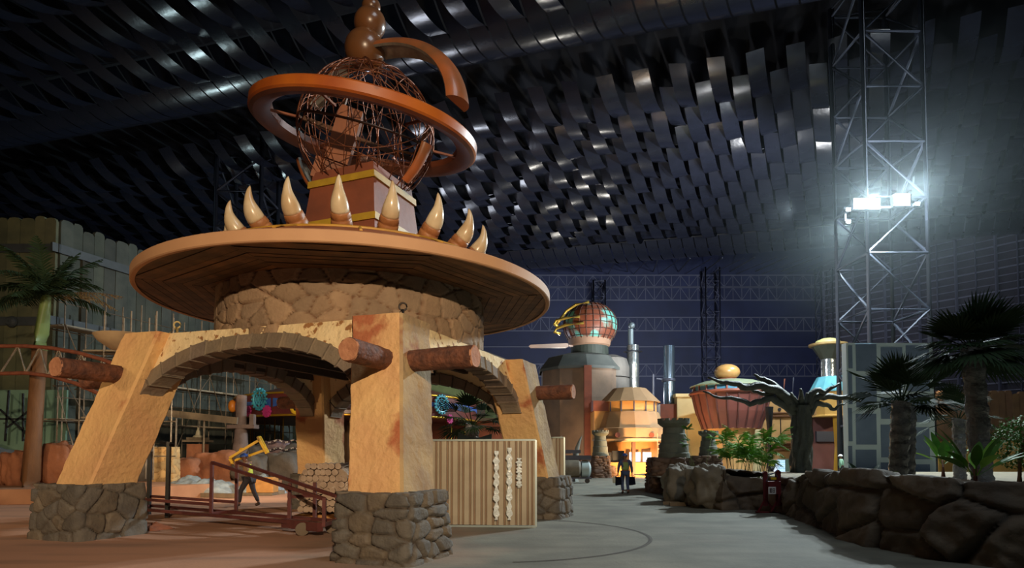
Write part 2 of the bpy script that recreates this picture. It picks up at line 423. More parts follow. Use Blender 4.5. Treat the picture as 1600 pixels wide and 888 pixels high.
block_stones(pv(0, 0), U, V, WS, WS, HS, 11, 'stone_base', pav, rowh=.2, cw=.40, jit=.22)
block_stones(pv(SA-WS-.05, .0), U, V, WS+.05, WS+.1, HS, 12, 'stone_base', pav, rowh=.27, cw=.34)
block_stones(pv(0, SB-WS), U, V, WS, WS, HS, 13, 'stone_base', pav)
block_stones(pv(SA-WS, SB-WS), U, V, WS, WS, HS, 14, 'stone_base', pav, res=.05)
def fr(z): return (z-HS)/(HT-HS)
def topdz(p):
    q_ = p-FO; a, b = q_.dot(U)/SA, q_.dot(V)/SB; return -.05+.15*a-.09*b
def pillar(ca, cb, name='pillar', mt=stuccoM, mt2=stuccoG):
    """ca, cb in {0,1}: which corner"""
    def q(i, j, z):  # i,j 0..1 across the pillar from its outer corner
        a = INS+BA*fr(z)+i*PW; b = INS+BB*fr(z)+j*PW
        if ca and not cb: a += .10*fr(z)
        if cb and not ca: a -= .2*fr(z)
        p_ = pv(SA-a if ca else a, SB-b if cb else b, z); p_.z += topdz(p_)*max(0, fr(z)); return p_
    # outer faces and inner faces as displaced grids, corners rounded slightly
    n = 22; nz = 60; ring = []
    e = .05
    path = []
    k = 12
    for (i0, j0, i1, j1) in ((0, 0, 1, 0), (1, 0, 1, 1), (1, 1, 0, 1), (0, 1, 0, 0)):
        for t in range(k): path.append((i0+(i1-i0)*(t+.5)/k, j0+(j1-j0)*(t+.5)/k))
    rows = []
    zs = [HS-.15+(HT-HS+.15)*x/nz for x in range(nz+1)]
    for z in zs:
        row = []
        for (i, j) in path:
            p = q(i, j, z); cc = q(.5, .5, z); d = (p-cc); 
            nn = mnoise.fractal(p*2.2, 1, 2, 5); n2 = mnoise.noise(p*7)
            row.append(p+d.normalized()*(.022*nn+.010*n2))
        rows.append(row)
    m = M(); m.grid(rows, True); kk = len(path); m.add([rows[-1][x] for x in range(kk)], [tuple(range(kk))])
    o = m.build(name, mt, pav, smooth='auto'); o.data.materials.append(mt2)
    # one outer face is a greyer copy, its dimmer light put into the colour
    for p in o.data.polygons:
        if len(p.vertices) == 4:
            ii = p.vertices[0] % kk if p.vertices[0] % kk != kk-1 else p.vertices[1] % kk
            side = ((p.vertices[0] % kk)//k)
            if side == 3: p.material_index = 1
    return o
for ca in (0, 1):
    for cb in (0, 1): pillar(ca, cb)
# arched walls
ZS = 2.78; RISE = .97
def arch_wall(side):
    bp = BA if side in 'AC' else BB; bq = BB if side in 'AC' else BA; SP = SA if side in 'AC' else SB
    setb = .26; th = .42
    def w(p, q, z):
        r_ = pv(p, q, z) if side == 'A' else pv(p, SB-q, z) if side == 'C' else pv(q, p, z) if side == 'B' else pv(SA-q, p, z)
        r_.z += topdz(r_)*max(0, fr(z)); return r_
    cen = SP/2; inner = INS+PW+bp*fr(ZS); c = cen-inner
    def az(t): return ZS+RISE*max(0, (1-abs(t)**2.3))**.72
    n = 72; lo = inner-.30; hi = SP-lo; ps = [lo+(hi-lo)*i/n for i in range(n+1)]
    def q0(z): return INS+bq*fr(z)+setb
    F = []; Bk = []
    for p in ps:
        t = (p-cen)/c; zb = az(t) if abs(t) < 1 else ZS-.0
        cf = []; cb = []
        for k in range(9):
            z = zb+(HT-zb)*k/8; pt = w(p, q0(z)+.02*mnoise.fractal(w(p, 0, z)*2.5, 1, 2, 5), z)
            cf.append(pt); cb.append(w(p, q0(z)+th, z))
        F.append(cf); Bk.append(cb)
    m = M(); m.grid(F); m.grid(Bk); m.grid([[a[0], b[0]] for a, b in zip(F, Bk)]); m.grid([[a[-1], b[-1]] for a, b in zip(F, Bk)])
    m.build('arch_wall', creamM, pav)
    # voussoirs
    m = M(); rr = random.Random(ord(side)); N = 16
    # arc length parametrised
    tt = [-1+2*i/400 for i in range(401)]; pts = [Vector((cen+c*t, az(t))) for t in tt]; Ls = [0]
    for i in range(400): Ls.append(Ls[-1]+(pts[i+1]-pts[i]).length)
    def pt_at(l):
        i = max(0, min(399, next((j for j in range(400) if Ls[j+1] >= l), 399))); f = (l-Ls[i])/max(1e-9, Ls[i+1]-Ls[i]); return pts[i].lerp(pts[i+1], f), (pts[i+1]-pts[i]).normalized()
    tot = Ls[-1]
    for k in range(N):
        tone = rr.uniform(.82, 1.12); m.cur = (tone, tone*rr.uniform(.96, 1.02), tone*rr.uniform(.92, 1.04))
        l0 = tot*k/N+.012; l1 = tot*(k+1)/N-.012
        out = rr.uniform(.235, .27); pr = rr.uniform(.03, .07); dn = rr.uniform(.02, .05)
        P0 = []
        for l in (l0, (l0+l1)/2, l1):
            p, d = pt_at(l); nn = Vector((-d.y, d.x)); P0.append((p-nn*dn, p+nn*out))
        vs = []
        for (a, b) in P0:
            za = b.y-.04
            for (pt, ff) in ((a, 0), (b, 0), (b, 1), (a, 1)):
                zz = pt.y; qq = q0(zz)-pr if ff == 0 else q0(zz)+th+pr
                vs.append(w(pt.x, qq, zz))
        fs = []
        for i in range(2):
            for j in range(4): fs.append((i*4+j, i*4+(j+1) % 4, (i+1)*4+(j+1) % 4, (i+1)*4+j))
        fs += [(0, 1, 2, 3), (11, 10, 9, 8)]
        m.add(vs, fs)
    o = m.build('arch_stones', vousM, pav)
    bv = o.modifiers.new('b', 'BEVEL'); bv.width = .018; bv.segments = 2; bv.angle_limit = .6
for sd in 'ABCD': arch_wall(sd)
# deck over the square, a soffit inside
m = M(); i0 = INS+BA+.3; j0 = INS+BB+.3
m.poly([pv(i0, j0, 3.98), pv(SA-i0, j0, 3.98), pv(SA-i0, SB-j0, 3.98), pv(i0, SB-j0, 3.98)], (0, 0, .12)); 
for k in range(7):
    a = i0+.3+k*(SA-2*i0-.6)/6; m.bar(pv(a, j0, 3.9), pv(a, SB-j0, 3.9), .12, .2)
m.build('inner_deck', mat('inner_timber', s(84, 66, 48), .85, col2=s(62, 50, 38), nscale=3), pav)
# logs
def log(p, d, L, r, seed, parent=pav):
    rr = random.Random(seed); d = Vector(d).normalized(); x, y, _ = frame(d); n = 40; rows = []
    ph = [rr.uniform(0, 6) for _ in range(14)]
    prof = []
    for i in range(29):
        t = i/28; row = []
        for j in range(n):
            a = 2*math.pi*j/n
            rid = abs(math.sin(7*a+1.2*math.sin(t*9+ph[0])+ph[1]))*.05+.06*mnoise.noise(Vector((math.cos(a)*3+seed, math.sin(a)*3, t*L*5)))
            R = r*(1+rid-.02)*(1-.05*(1-t)); 
            if i == 28: R *= .97
            row.append(Vector(p)+d*(L*t+.02*mnoise.noise(Vector((a*2, t, seed))))+(x*math.cos(a)+y*math.sin(a))*R)
        rows.append(row)
    m = M(); m.grid(rows, True); o = m.build('log_beam', barkM, parent, smooth=True)
    m = M(); c = Vector(p)+d*L; e = []
    rings = []
    for k, (f, z) in enumerate(((1.0, -.02), (.93, .012), (.6, .004), (.3, .012), (.02, .0))):
        rings.append([c+d*z+(x*math.cos(2*math.pi*j/n)+y*math.sin(2*math.pi*j/n))*r*f*(1+.03*math.sin(5*j/n*6.28)) for j in range(n)])
    m.grid(rings, True); c_ = m.build('cut_face', cutM, o, smooth='auto')
zl = 3.27
def onface(ca, cb, side, along):
    if side == 'q':  # face normal along V
        a = INS+BA*fr(zl)+along*PW; b = INS+BB*fr(zl); d = V if cb else -V
    else:
        a = INS+BA*fr(zl); b = INS+BB*fr(zl)+along*PW; d = U if ca else -U
    return pv(SA-a if ca else a, SB-b if cb else b, zl), d
k = 0
for ca in (0, 1):
    for cb in (0, 1):
        for side in 'qp':
            p, d = onface(ca, cb, side, .36 if (ca, cb) != (1, 0) else .42); k += 1
            LL = {(0, 0, 'q'): .95, (0, 0, 'p'): 1.18, (1, 0, 'q'): 1.2}.get((ca, cb, side), 1.1)
            if (ca, cb, side) == (1, 0, 'q'): p = p+Vector((0, 0, .05))
            d = (d+Vector((random.uniform(-.03, .03), random.uniform(-.03, .03), random.uniform(-.01, .03)))).normalized()
            log(p-d*.3, d, LL+.3, .19, k)
# drum
RD = 3.02; n = 420; nz = 40; z0, z1 = 4.0, 5.24
P = np.zeros((nz+1, n, 3)); NN = np.zeros_like(P); S_ = np.zeros((nz+1, n)); T_ = np.zeros_like(S_)
for i in range(nz+1):
    for j in range(n):
        a = 2*math.pi*j/n; z = z0+(z1-z0)*i/nz
        P[i, j] = (CEN.x+RD*math.cos(a), CEN.y+RD*math.sin(a), z); NN[i, j] = (math.cos(a), math.sin(a), 0); S_[i, j] = a*RD; T_[i, j] = z
drumM = mat('carved_brown_stone', s(158, 134, 108), .85, col2=s(140, 116, 94), nscale=4, bump=.9, bscale=16, attr=True)
stone_sheet(P, NN, S_, T_, .30, .46, .085, 21, wrap=(0, 2*math.pi*RD), edge=.035, closed=True, tones=((1, 1, 1), (.93, .92, .9), (1.06, 1.02, .96)), mortar=(.42, .24, .15), rough=.12).build('stone_drum', drumM, pav, smooth=True)
# roof disc: tan fascia, plank soffit
RR = 4.65; ZR = 5.20
fasM = mat('tan_fascia', s(206, 158, 116), .7, col2=s(194, 146, 106), nscale=1.5, bump=.1)
m = M(); m.lathe(CEN, [(RR-.10, ZR+.01), (RR-.02, ZR), (RR, ZR+.02), (RR, ZR+.21), (RR-.03, ZR+.235), (RR-.2, ZR+.24)], 128); m.build('roof_fascia', fasM, pav, smooth='auto')
m = M(); rr = random.Random(4); NS = 8; hh = math.tan(math.pi/NS)
for k in range(NS):
    ang = 2*math.pi*(k+.2)/NS; dr = Vector((math.cos(ang), math.sin(ang), 0)); tg = Vector((-math.sin(ang), math.cos(ang), 0))
    d = 2.4
    while d < RR-.02:
        wd = .17; d1 = min(d+wd, RR-.04)
        tone = rr.uniform(.6, 1.15); m.cur = (tone, tone*rr.uniform(.92, 1), tone*rr.uniform(.85, 1)); zz = ZR+.03+rr.uniform(-.008, .008)
        def ext(dd): return min(dd*hh, math.sqrt(max(0, (RR-.04)**2-dd*dd)))
        steps = 6; A_ = []
        cuts = sorted([rr.uniform(-.7, .7)])
        for side in (0, 1):
            lo, hi = (-1, cuts[0]) if side == 0 else (cuts[0], 1)
            t2 = tone*rr.uniform(.85, 1.15); m.cur = (t2, t2*.96, t2*.9)
            row0 = [Vector((CEN.x, CEN.y, 0))+dr*(d+.006)+tg*ext(d+.006)*(lo+(hi-lo)*q/4)+Vector((0, 0, zz)) for q in range(5)]
            row1 = [Vector((CEN.x, CEN.y, 0))+dr*(d1-.006)+tg*ext(d1-.006)*(lo+(hi-lo)*q/4)+Vector((0, 0, zz)) for q in range(5)]
            m.grid([row0, row1])
        d += wd
m.build('plank_soffit', mat('soffit_planks', s(132, 94, 58), .65, col2=s(92, 66, 42), nscale=2.5, amt=.9, bump=.5, bscale=6, attr=True), pav)
m = M(); m.lathe(CEN, [(2.2, ZR+.05), (RR-.06, ZR+.05)], 96); m.build('soffit_backing', mat('soffit_dark', s(40, 30, 22), .9), pav)
# cap of the roof: brown dome with gold ribs
capM = mat('brown_roof_cap', s(166, 98, 58), .6, col2=s(140, 78, 46), nscale=2)
goldM = mat('gold_trim', s(206, 156, 60), .45, col2=s(178, 128, 50), nscale=4)
def caprof(t): r = RR-.1-(RR-1.2)*t; return r, ZR+.24+.55*math.sin(min(1, t*1.35)*math.pi/2)*1.35
m = M(); m.lathe(CEN, [(RR-.02, ZR+.23)]+[(caprof(t/12)) for t in range(13)], 96); m.build('roof_cap', capM, pav, smooth=True)
HRN = 18; A0 = math.radians(-14.1)
toC = math.atan2(-CEN.y, -CEN.x)
for k in range(HRN):
    a = toC+math.radians(11+10+20*k); pts = []
    for q in range(9):
        r, z = caprof(.08+q/8*.9); pts.append(CEN+Vector((r*math.cos(a), r*math.sin(a), z+.01)))
    M().tube(pts, .03, 6).build('gold_rib', goldM, pav, smooth=True)
M().tube([CEN+Vector((3.35*math.cos(i/96*2*math.pi), 3.35*math.sin(i/96*2*math.pi), caprof((RR-.1-3.35)/(RR-1.2))[1]+.01)) for i in range(96)], .035, 6, closed=True).build('gold_ring', goldM, pav, smooth=True)
# horns
hornM = mat('ivory_horn', s(236, 218, 182), .28, col2=s(200, 166, 122), nscale=2.2, amt=.8, coat=.4, spec=.6)
collM = mat('clay_collar', s(184, 124, 76), .5, col2=s(150, 96, 58), nscale=5, bump=.5, bscale=12)
def horn(k):
    a = toC+math.radians(11+20*k); rad = Vector((math.cos(a), math.sin(a), 0)); up = Vector((0, 0, 1))
    base = CEN+Vector((.12, 0, 0))+rad*2.48+up*6.15; tilt = math.radians(44)
    ax = (up*math.cos(tilt)+rad*math.sin(tilt))
    # collar: wrapped bands
    m = M(); rows = []; x, y, _ = frame(ax); n = 24; L = .50
    prof = [(0, .30), (.03, .31), (.13, .29), (.15, .265), (.17, .29), (.27, .275), (.29, .25), (.31, .275), (.40, .26), (.43, .245), (.43, .12)]
    for h, r in prof: rows.append([base+ax*h+(x*math.cos(2*math.pi*j/n)+y*math.sin(2*math.pi*j/n))*r*.74*(1+.02*math.sin(3*j+h*20)) for j in range(n)])
    m.grid(rows, True); c = m.build('horn_collar', collM, pav, smooth=True)
    b2 = base+ax*.38; m = M(); pts = []; rs = []
    for q in range(19):
        t = q/18; th = tilt-t*math.radians(66)+.0
        if q == 0: p = b2.copy()
        else: p = p+(up*math.cos(th+.12)+rad*math.sin(th+.12))*(.76/18)
        pts.append(p.copy()); rs.append(.172*(1-t)**.72*(1+.22*math.sin(math.pi*min(1, t*1.6)))+.004)
    m.tube(pts, rs, 20); m.build('horn', hornM, c, smooth=True)
for k in range(HRN): horn(k)
# pedestal under the globe
PC = CEN+Vector((.17, -.03, 0))
pedM = mat('maroon_pedestal', s(150, 84, 58), .6, col2=s(116, 68, 52), nscale=1.6, bump=.3, bscale=8)
def sq(sz, z): return [PC+(U*i+V*j)*sz/2+Vector((0, 0, z)) for i, j in ((-1, -1), (1, -1), (1, 1), (-1, 1))]
m = M()
lv = [(2.35, 5.9), (2.02, 6.5), (1.95, 6.9), (1.66, 8.25), (1.60, 8.27)]
for (a, za), (b, zb) in zip(lv, lv[1:]):
    A_, B_ = sq(a, za), sq(b, zb)
    for i in range(4): m.add([A_[i], A_[(i+1) % 4], B_[(i+1) % 4], B_[i]], [(0, 1, 2, 3)])
m.add(sq(1.6, 8.27), [(0, 1, 2, 3)]); m.build('pedestal', pedM, pav)
ygold = mat('yellow_trim', s(196, 158, 50), .5, col2=s(166, 132, 44), nscale=5)
for (a, za, b, zb) in ((2.0, 6.86, 1.98, 7.02), (1.79, 7.86, 1.77, 8.02)):
    m = M(); A_, B_ = sq(a+.05, za), sq(b+.05, zb); C_, D_ = sq(a-.1, za), sq(b-.1, zb)
    for i in range(4):
        j = (i+1) % 4; m.add([A_[i], A_[j], B_[j], B_[i]], [(0, 1, 2, 3)]); m.add([A_[i], A_[j], C_[j], C_[i]], [(0, 1, 2, 3)]); m.add([B_[i], B_[j], D_[j], D_[i]], [(0, 1, 2, 3)])
    m.build('pedestal_band', ygold, pav)
# wire globe
GC = Vector((-3.52, 14.9, 9.42)); GR = 1.62
wireM = mat('rusty_wire', s(150, 92, 62), .45, metal=.6, col2=s(110, 62, 44), nscale=3)
m = M(); rr = random.Random(9)
def circ(c, nrm, r, n=48, ph=0, a0=0, a1=2*math.pi, off=0):
    x, y, d = frame(nrm); closed = a1-a0 > 6.28; c = Vector(c)+d*off
    k = n if closed else n+1
    return [c+(x*math.cos(a0+(a1-a0)*i/n)+y*math.sin(a0+(a1-a0)*i/n))*r for i in range(k)], closed
for k in range(20):
    nn = Vector((rr.gauss(0, 1), rr.gauss(0, 1), rr.gauss(0, 1.5))).normalized(); off = rr.uniform(-.75, .75)*GR*.6
    r = math.sqrt(GR*GR-off*off)*rr.uniform(.98, 1.01); p, c = circ(GC, nn, r, 56, off=off); m.tube(p, .011, 4, closed=c)
for k in range(9):
    aa = k/9*math.pi; p, c = circ(GC, (math.cos(aa), math.sin(aa), .1), GR, 56); m.tube(p, .014, 4, closed=c)
m.build('wire_globe', wireM, pav, smooth=True)
m = M(); x = Vector((.93, -.1, .35)).normalized()
p, c = circ(GC, Vector((.25, -.3, 1)), GR*.99, 64); m.tube(p, .03, 6, closed=True)
m.bar(GC+Vector((-1.45, -.3, .25)), GC+Vector((1.3, .4, -.55)), .05, .1); m.bar(GC+Vector((-1.2, .3, -.9)), GC+Vector((-.4, 0, 1.3)), .05, .1); m.bar(GC+Vector((.9, .2, -1.1)), GC+Vector((1.55, -.2, .1)), .06, .12)
m.build('globe_brace', mat('dark_bronze', s(90, 62, 44), .4, metal=.5), pav)
boxM = mat('rust_box', s(158, 88, 40), .6, col2=s(110, 60, 34), nscale=3)
m = M(); zax = Vector((.28, 0, 1)).normalized(); xax = Vector((1, .25, -.28)).normalized(); yax = zax.cross(xax)
m.box(GC+Vector((-.55, 0, -.1)), (.55, .5, 1.35), (xax, yax, zax)); m.box(GC+Vector((-.75, 0, -1.1)), (1.0, .8, .5), (xax, yax, zax)); m.build('core_box', boxM, pav)
# tilted ring
ringM = mat('orange_ring', s(196, 108, 34), .42, col2=s(160, 76, 30), nscale=1.3, amt=.8, col3=s(96, 46, 34), n3=.7, t3=.62, coat=.3)
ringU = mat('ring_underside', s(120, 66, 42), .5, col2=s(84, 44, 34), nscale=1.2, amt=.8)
rx = math.radians(7.5)
nrm = Vector((.15, -math.sin(rx), math.cos(rx))).normalized()
RX = Vector((1, 0, 0)); RX = (RX-nrm*RX.dot(nrm)).normalized(); RY = nrm.cross(RX)
def ringband(prof, c, name, mt, parent, n=120):
    m = M(); rows = []
    for r, h in prof: rows.append([c+(RX*math.cos(2*math.pi*j/n)+RY*math.sin(2*math.pi*j/n))*r+nrm*h for j in range(n)])
    m.grid(rows, True); return m.build(name, mt, parent, smooth='auto')
RC = GC+Vector((0, 0, .0)); 
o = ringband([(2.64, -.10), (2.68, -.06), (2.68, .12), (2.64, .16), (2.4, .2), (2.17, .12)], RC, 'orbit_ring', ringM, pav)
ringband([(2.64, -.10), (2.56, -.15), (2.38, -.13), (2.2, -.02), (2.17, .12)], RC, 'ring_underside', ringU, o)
for k in range(6):
    a = k*math.pi/3+.3; d = RX*math.cos(a)+RY*math.sin(a); M().bar(RC+d*1.55, RC+d*2.2, .05).build('ring_strut', wireM, o)
# crescent bands standing over the globe
cresM = mat('orange_crescent', s(190, 104, 56), .38, col2=s(120, 84, 56), nscale=1.1, amt=.9, coat=.3)
silvM = mat('silver_lining', s(190, 190, 180), .35, metal=.6, col2=s(120, 110, 100), nscale=4, bump=.6, bscale=6)
def crescent(a0, a1, rx_, rz, azim, w0, w1, cc):
    d = Vector((math.cos(azim), math.sin(azim), 0)); sd = Vector((-d.y, d.x, 0)); up = Vector((0, 0, 1)); N = 40; n = 20; outer = []; inner = []
    for i in range(N+1):
        t = i/N; a = a0+(a1-a0)*t; w = (w0+(w1-w0)*t)
        c = cc+d*rx_*math.sin(a)+up*rz*math.cos(a); nr = (d*math.sin(a)+up*math.cos(a)).normalized()
        outer.append([c+(nr*math.sin(p)*.75+sd*math.cos(p))*w for p in [math.pi*q/n for q in range(n+1)]])
        inner.append([c+sd*w, c+sd*w*.85-nr*w*.12, c+sd*w*.3+nr*w*.25, c-sd*w*.3+nr*w*.25, c-sd*w*.85-nr*w*.12, c-sd*w])
    m = M(); m.grid(outer); m.add(outer[0], [tuple(range(n+1))]); m.add(outer[-1], [tuple(range(n+1))]); o = m.build('crescent_band', cresM, pav, smooth='auto')
    m = M(); m.grid(inner); m.build('silver_lining', silvM, o, smooth='auto')
az = math.radians(-28)
crescent(math.radians(8), math.radians(88), 2.55, 1.95, az, .30, .37, GC)
crescent(math.radians(-55), math.radians(-8), 2.1, 1.95, az, .2, .24, GC)
crescent(math.radians(-138), math.radians(-98), 2.0, 1.75, az, .12, .30, GC)
crescent(math.radians(112), math.radians(142), 1.9, 1.75, az, .17, .12, GC)
ballM = mat('bronze_ball', s(132, 84, 46), .3, col2=s(96, 66, 44), nscale=1.6, coat=.6, spec=.6)
for (px, py, r, nm) in ((570, 78, .48, 'finial_ball'), (578, 37, .38, 'finial_ball'), (580, 11, .225, 'finial_ball'), (580, -6, .13, 'finial_ball')):
    M().sphere(at(px, py, 14.8), r, 32, 18).build(nm, ballM, pav, smooth=True)
M().lathe(at(590, 100, 14.8), [(.12, -.2), (.12, .3)], 16).build('finial_neck', ballM, pav, smooth=True)

# lifting eyes left on top of the pillars
for (a, b, c_) in ((INS+BA+.28, INS+BB+.5, (60, 50, 44)), (SA*.78, INS+BB+.5, (214, 190, 130))):
    q_ = pv(a, b, 0); q_.z = HT+topdz(q_)-.02; m = M(); m.tube([q_, q_+Vector((0, 0, .2))], .035, 8); m.tube([q_+Vector((.07*math.cos(x), 0, .25+.07*math.sin(x))) for x in [i*math.pi/6 for i in range(12)]], .018, 6, closed=True)
    m.tube([q_+Vector((-.02, 0, .18)), q_+Vector((-.14, -.02, .08)), q_+Vector((-.18, -.02, 0))], .012, 5); m.build('lifting_eye', mat('eye_metal', s(*c_), .5), pav, smooth=True)
# ============================================================ LEFT AND CENTRE
rustM = mat('rust_steel', s(150, 86, 60), .6, col2=s(112, 62, 46), nscale=6)
marM = mat('maroon_steel', s(112, 62, 58), .45, col2=s(84, 46, 44), nscale=6)
scafM = mat('scaffold_tube', s(150, 136, 116), .5, metal=.4, col2=s(104, 90, 76), nscale=5)
boardM = mat('scaffold_board', s(176, 160, 134), .8, col2=s(140, 126, 106), nscale=4)
olive = mat('weathered_planks', s(108, 108, 82), .85, col2=s(78, 82, 66), nscale=1.2, amt=.8, bump=.6, bscale=6, attr=True)
strapM = mat('grey_strap', s(70, 76, 80), .6, col2=s(54, 60, 64), nscale=3)
orangeR = mat('orange_rockwork', s(176, 112, 76), .85, col2=s(132, 84, 60), nscale=1.5, amt=.8, bump=1, bscale=8)
darkR = mat('grey_rockwork', s(112, 100, 88), .85, col2=s(78, 70, 62), nscale=1.3, amt=.8, bump=1, bscale=8)
brass = mat('brass', s(214, 164, 50), .3, metal=.7)
# ---- tall plank building
def plank_wall(a, d, L, H, seed, pw=.62, th=.2, drop=0):
    rr = random.Random(seed); m = M(); x = 0; d = Vector(d).normalized(); nrm = Vector((d.y, -d.x, 0))
    while x < L:
        w = pw*rr.uniform(.8, 1.2); w = min(w, L-x); t = rr.uniform(.82, 1.12); m.cur = (t, t*rr.uniform(.97, 1.03), t*rr.uniform(.92, 1.02))
        h = H+rr.uniform(-.12, .14)-drop*x; e = rr.uniform(0, .05); P0 = Vector(a)+d*(x+.01); P1 = Vector(a)+d*(x+w-.01)
        prof = [(0, 0), (1, 0), (1, h-.14), (.85, h-.03), (.5, h), (.15, h-.03), (0, h-.16)]
        # split horizontally in boards of different length
        pts = [P0.lerp(P1, u)+Vector((0, 0, z))+nrm*e for u, z in prof]
        m.poly(pts, -nrm*th); x += w
    return m
WB = Vector((at(82, 700, 30).x, 30, 0)); HB = at(82, 344, 30).z; dW = Vector((.306, .952, 0))
wb = root('plank_building', WB+Vector((-8, 4, 0)), 'tall weathered grey green plank walled building at the far left behind the palm', 'building')
wl = plank_wall(WB, (-1, 0, 0), 16, HB, 3); wl.build('front_wall', olive, wb)
plank_wall(WB+Vector((.05, 0, 0)), dW, 26, HB, 5, drop=.0).build('side_wall', mat('dim_side_planks', s(84, 88, 80), .85, col2=s(60, 66, 62), nscale=1.2, amt=.8, bump=.6, bscale=6, attr=True), wb)  # side wall's dimmer light put into a darker, greyer plank colour
m = M(); m.box(WB+Vector((-7, 13, HB/2-.6)), (15, 24, HB-1.2)); m.build('core', mat('timber_core', s(60, 58, 48), .9), wb)
for z in (at(40, 388, 29.8).z, at(40, 502, 29.8).z):
    m = M(); m.bar(WB+Vector((-16, -.3, z)), WB+Vector((.1, -.3, z)), .3, .08) if False else m.box(WB+Vector((-8, -.16, z)), (16.4, .14, .42)); m.build('iron_strap', strapM, wb)
    m = M(); p = WB+dW*12.5+Vector((.16, 0, z)); nn = Vector((dW.y, -dW.x, 0)); m.box(p, (26, .14, .42), (dW, nn, Vector((0, 0, 1)))); m.build('iron_strap', strapM, wb)
m = M(); c = at(18, 503, 29.7); m.lathe((0, 0, 0), [(.02, -.2), (.16, -.2), (.24, -.1), (.28, 0)], 16); m.v = [(v[0]+c.x, c.y+v[2], v[1]+c.z) for v in m.v]; m.build('bolt_head', strapM, wb)
# olive block seen through the arch
c = at(430, 640, 44); m = plank_wall((at(352, 700, 47).x, 47, 0), (1, 0, 0), 10, 10.5, 8, pw=1.1)
m.build('timber_screen', olive, label='olive brown plank wall seen through the pavilion arch behind the carousel', cat='wall')
# ---- scaffold in front of the side wall
sc = root('scaffold', (-17, 33, 0), 'multi level tube scaffold with boards along the side of the plank building', 'scaffold')
S0 = Vector((at(90, 700, 27).x, 27, 0)); dN = Vector((dW.y, -dW.x, 0))
lv = [1.3, 3.2, 5.2, 7.3]; rr = random.Random(2)
for i in range(9):
    for j in (0, 1):
        p = S0+dW*(i*1.9)+dN*(-1.2*j+.2); M().tube([p, p+Vector((0, 0, 9.0 if i < 6 else 8.4))], .035, 6).build('upright', scafM, sc)
for z in lv:
    for j in (0, 1):
        p = S0+dN*(-1.2*j+.2)+Vector((0, 0, z-.08)); M().tube([p-dW*.3, p+dW*15.6], .03, 5).build('ledger', scafM, sc); 
        if j == 0: M().tube([p-dW*.3+Vector((0, 0, 1)), p+dW*15.6+Vector((0, 0, 1))], .025, 5).build('guard_rail', scafM, sc)
    for i in range(8):
        if rr.random() < .75:
            p = S0+dW*(i*1.9+.95)+dN*-.4+Vector((0, 0, z)); M().box(p, (1.9, .95, .07), (dW, dN, Vector((0, 0, 1)))).build('board', boardM, sc)
for i in range(8):
    z = lv[i % 4]; p = S0+dW*i*1.9+dN*.25; q = S0+dW*(i+1)*1.9+dN*.25
    M().tube([p+Vector((0, 0, 1.3 if i % 2 else 5.2)), q+Vector((0, 0, 5.2 if i % 2 else 7.6))], .025, 5).build('brace', scafM, sc)
    M().tube([p+Vector((0, 0, 7.3)), q+Vector((0, 0, 3.2))], .025, 5).build('brace', scafM, sc)
# second, nearer scaffold bay left of the pavilion leg
sc2 = root('scaffold', at(150, 740, 24)*1.0, 'nearer scaffold bay with diagonal tubes between the palm and the leftmost pavilion pillar', 'scaffold')
xs = [at(px, 700, 24).x for px in (88, 122, 158, 200, 240)]
for i, x in enumerate(xs):
    for y in (24, 25.2): M().tube([(x, y, .7), (x, y, 7.2 if i > 1 else 5.5)], .032, 6).build('upright', scafM, sc2)
for z in (1.6, 3.0, 4.3, 5.6):
    for y in (24, 25.2): M().tube([(xs[0]-.2, y, z), (xs[-1]+.2, y, z)], .028, 5).build('ledger', scafM, sc2)
for z in (3.05, 5.65): M().box(((xs[1]+xs[3])/2, 24.6, z+.04), (xs[3]-xs[1], 1, .06)).build('board', boardM, sc2)
for i in range(4):
    a, b = (1.6, 4.3) if i % 2 else (4.3, 1.6); M().tube([(xs[i], 23.9, a), (xs[i+1], 23.9, b)], .028, 5).build('brace', scafM, sc2)
M().tube([(xs[0], 23.9, 5.0), (xs[2], 23.9, 2.2)], .03, 5).build('brace', scafM, sc2)
# ---- raised bed with curb and rockwork at far left
m = M(); m.poly([(-24, 19.5, 0), (-24, 32, 0), (-9.5, 32, 0), (-12.6, 23.2, 0), (-14.5, 21.5, 0)], (0, 0, .5))
m.build('raised_bed', mat('sandy_kerb', s(190, 140, 104), .9, col2=s(150, 104, 76), nscale=1.2), label='low sandy raised bed with a kerb at the far left under the palm', cat='bed')
def rock(c, dims, seed, mt, name=None, label=None, cat='rock', parent=None, group=None, n=40, amp=.22, flat=.35):
    m = M(); rows = []
    for i in range(n//2+1):
        row = []
        for j in range(n):
            th = math.pi*i/(n//2); ph = 2*math.pi*j/n
            d = Vector((math.sin(th)*math.cos(ph), math.sin(th)*math.sin(ph), math.cos(th)))
            k = max(abs(d.x), abs(d.y), abs(d.z)); q = d/(k**.62)   # boxy
            f = 1+amp*mnoise.fractal(d*1.6+Vector((seed*3.7, 0, 0)), 1, 2, 5)
            vv = mnoise.voronoi(d*1.9+Vector((seed, 0, 0)))[0]; f -= .18*max(0, .25-(vv[1]-vv[0]))
            row.append(Vector(c)+Vector((q.x*dims[0]/2*f, q.y*dims[1]/2*f, q.z*dims[2]/2*f)))
        rows.append(row)
    m.grid(rows, True); return m.build(name or 'rock', mt, parent, smooth=True, label=label, cat=cat if label else None, group=group)
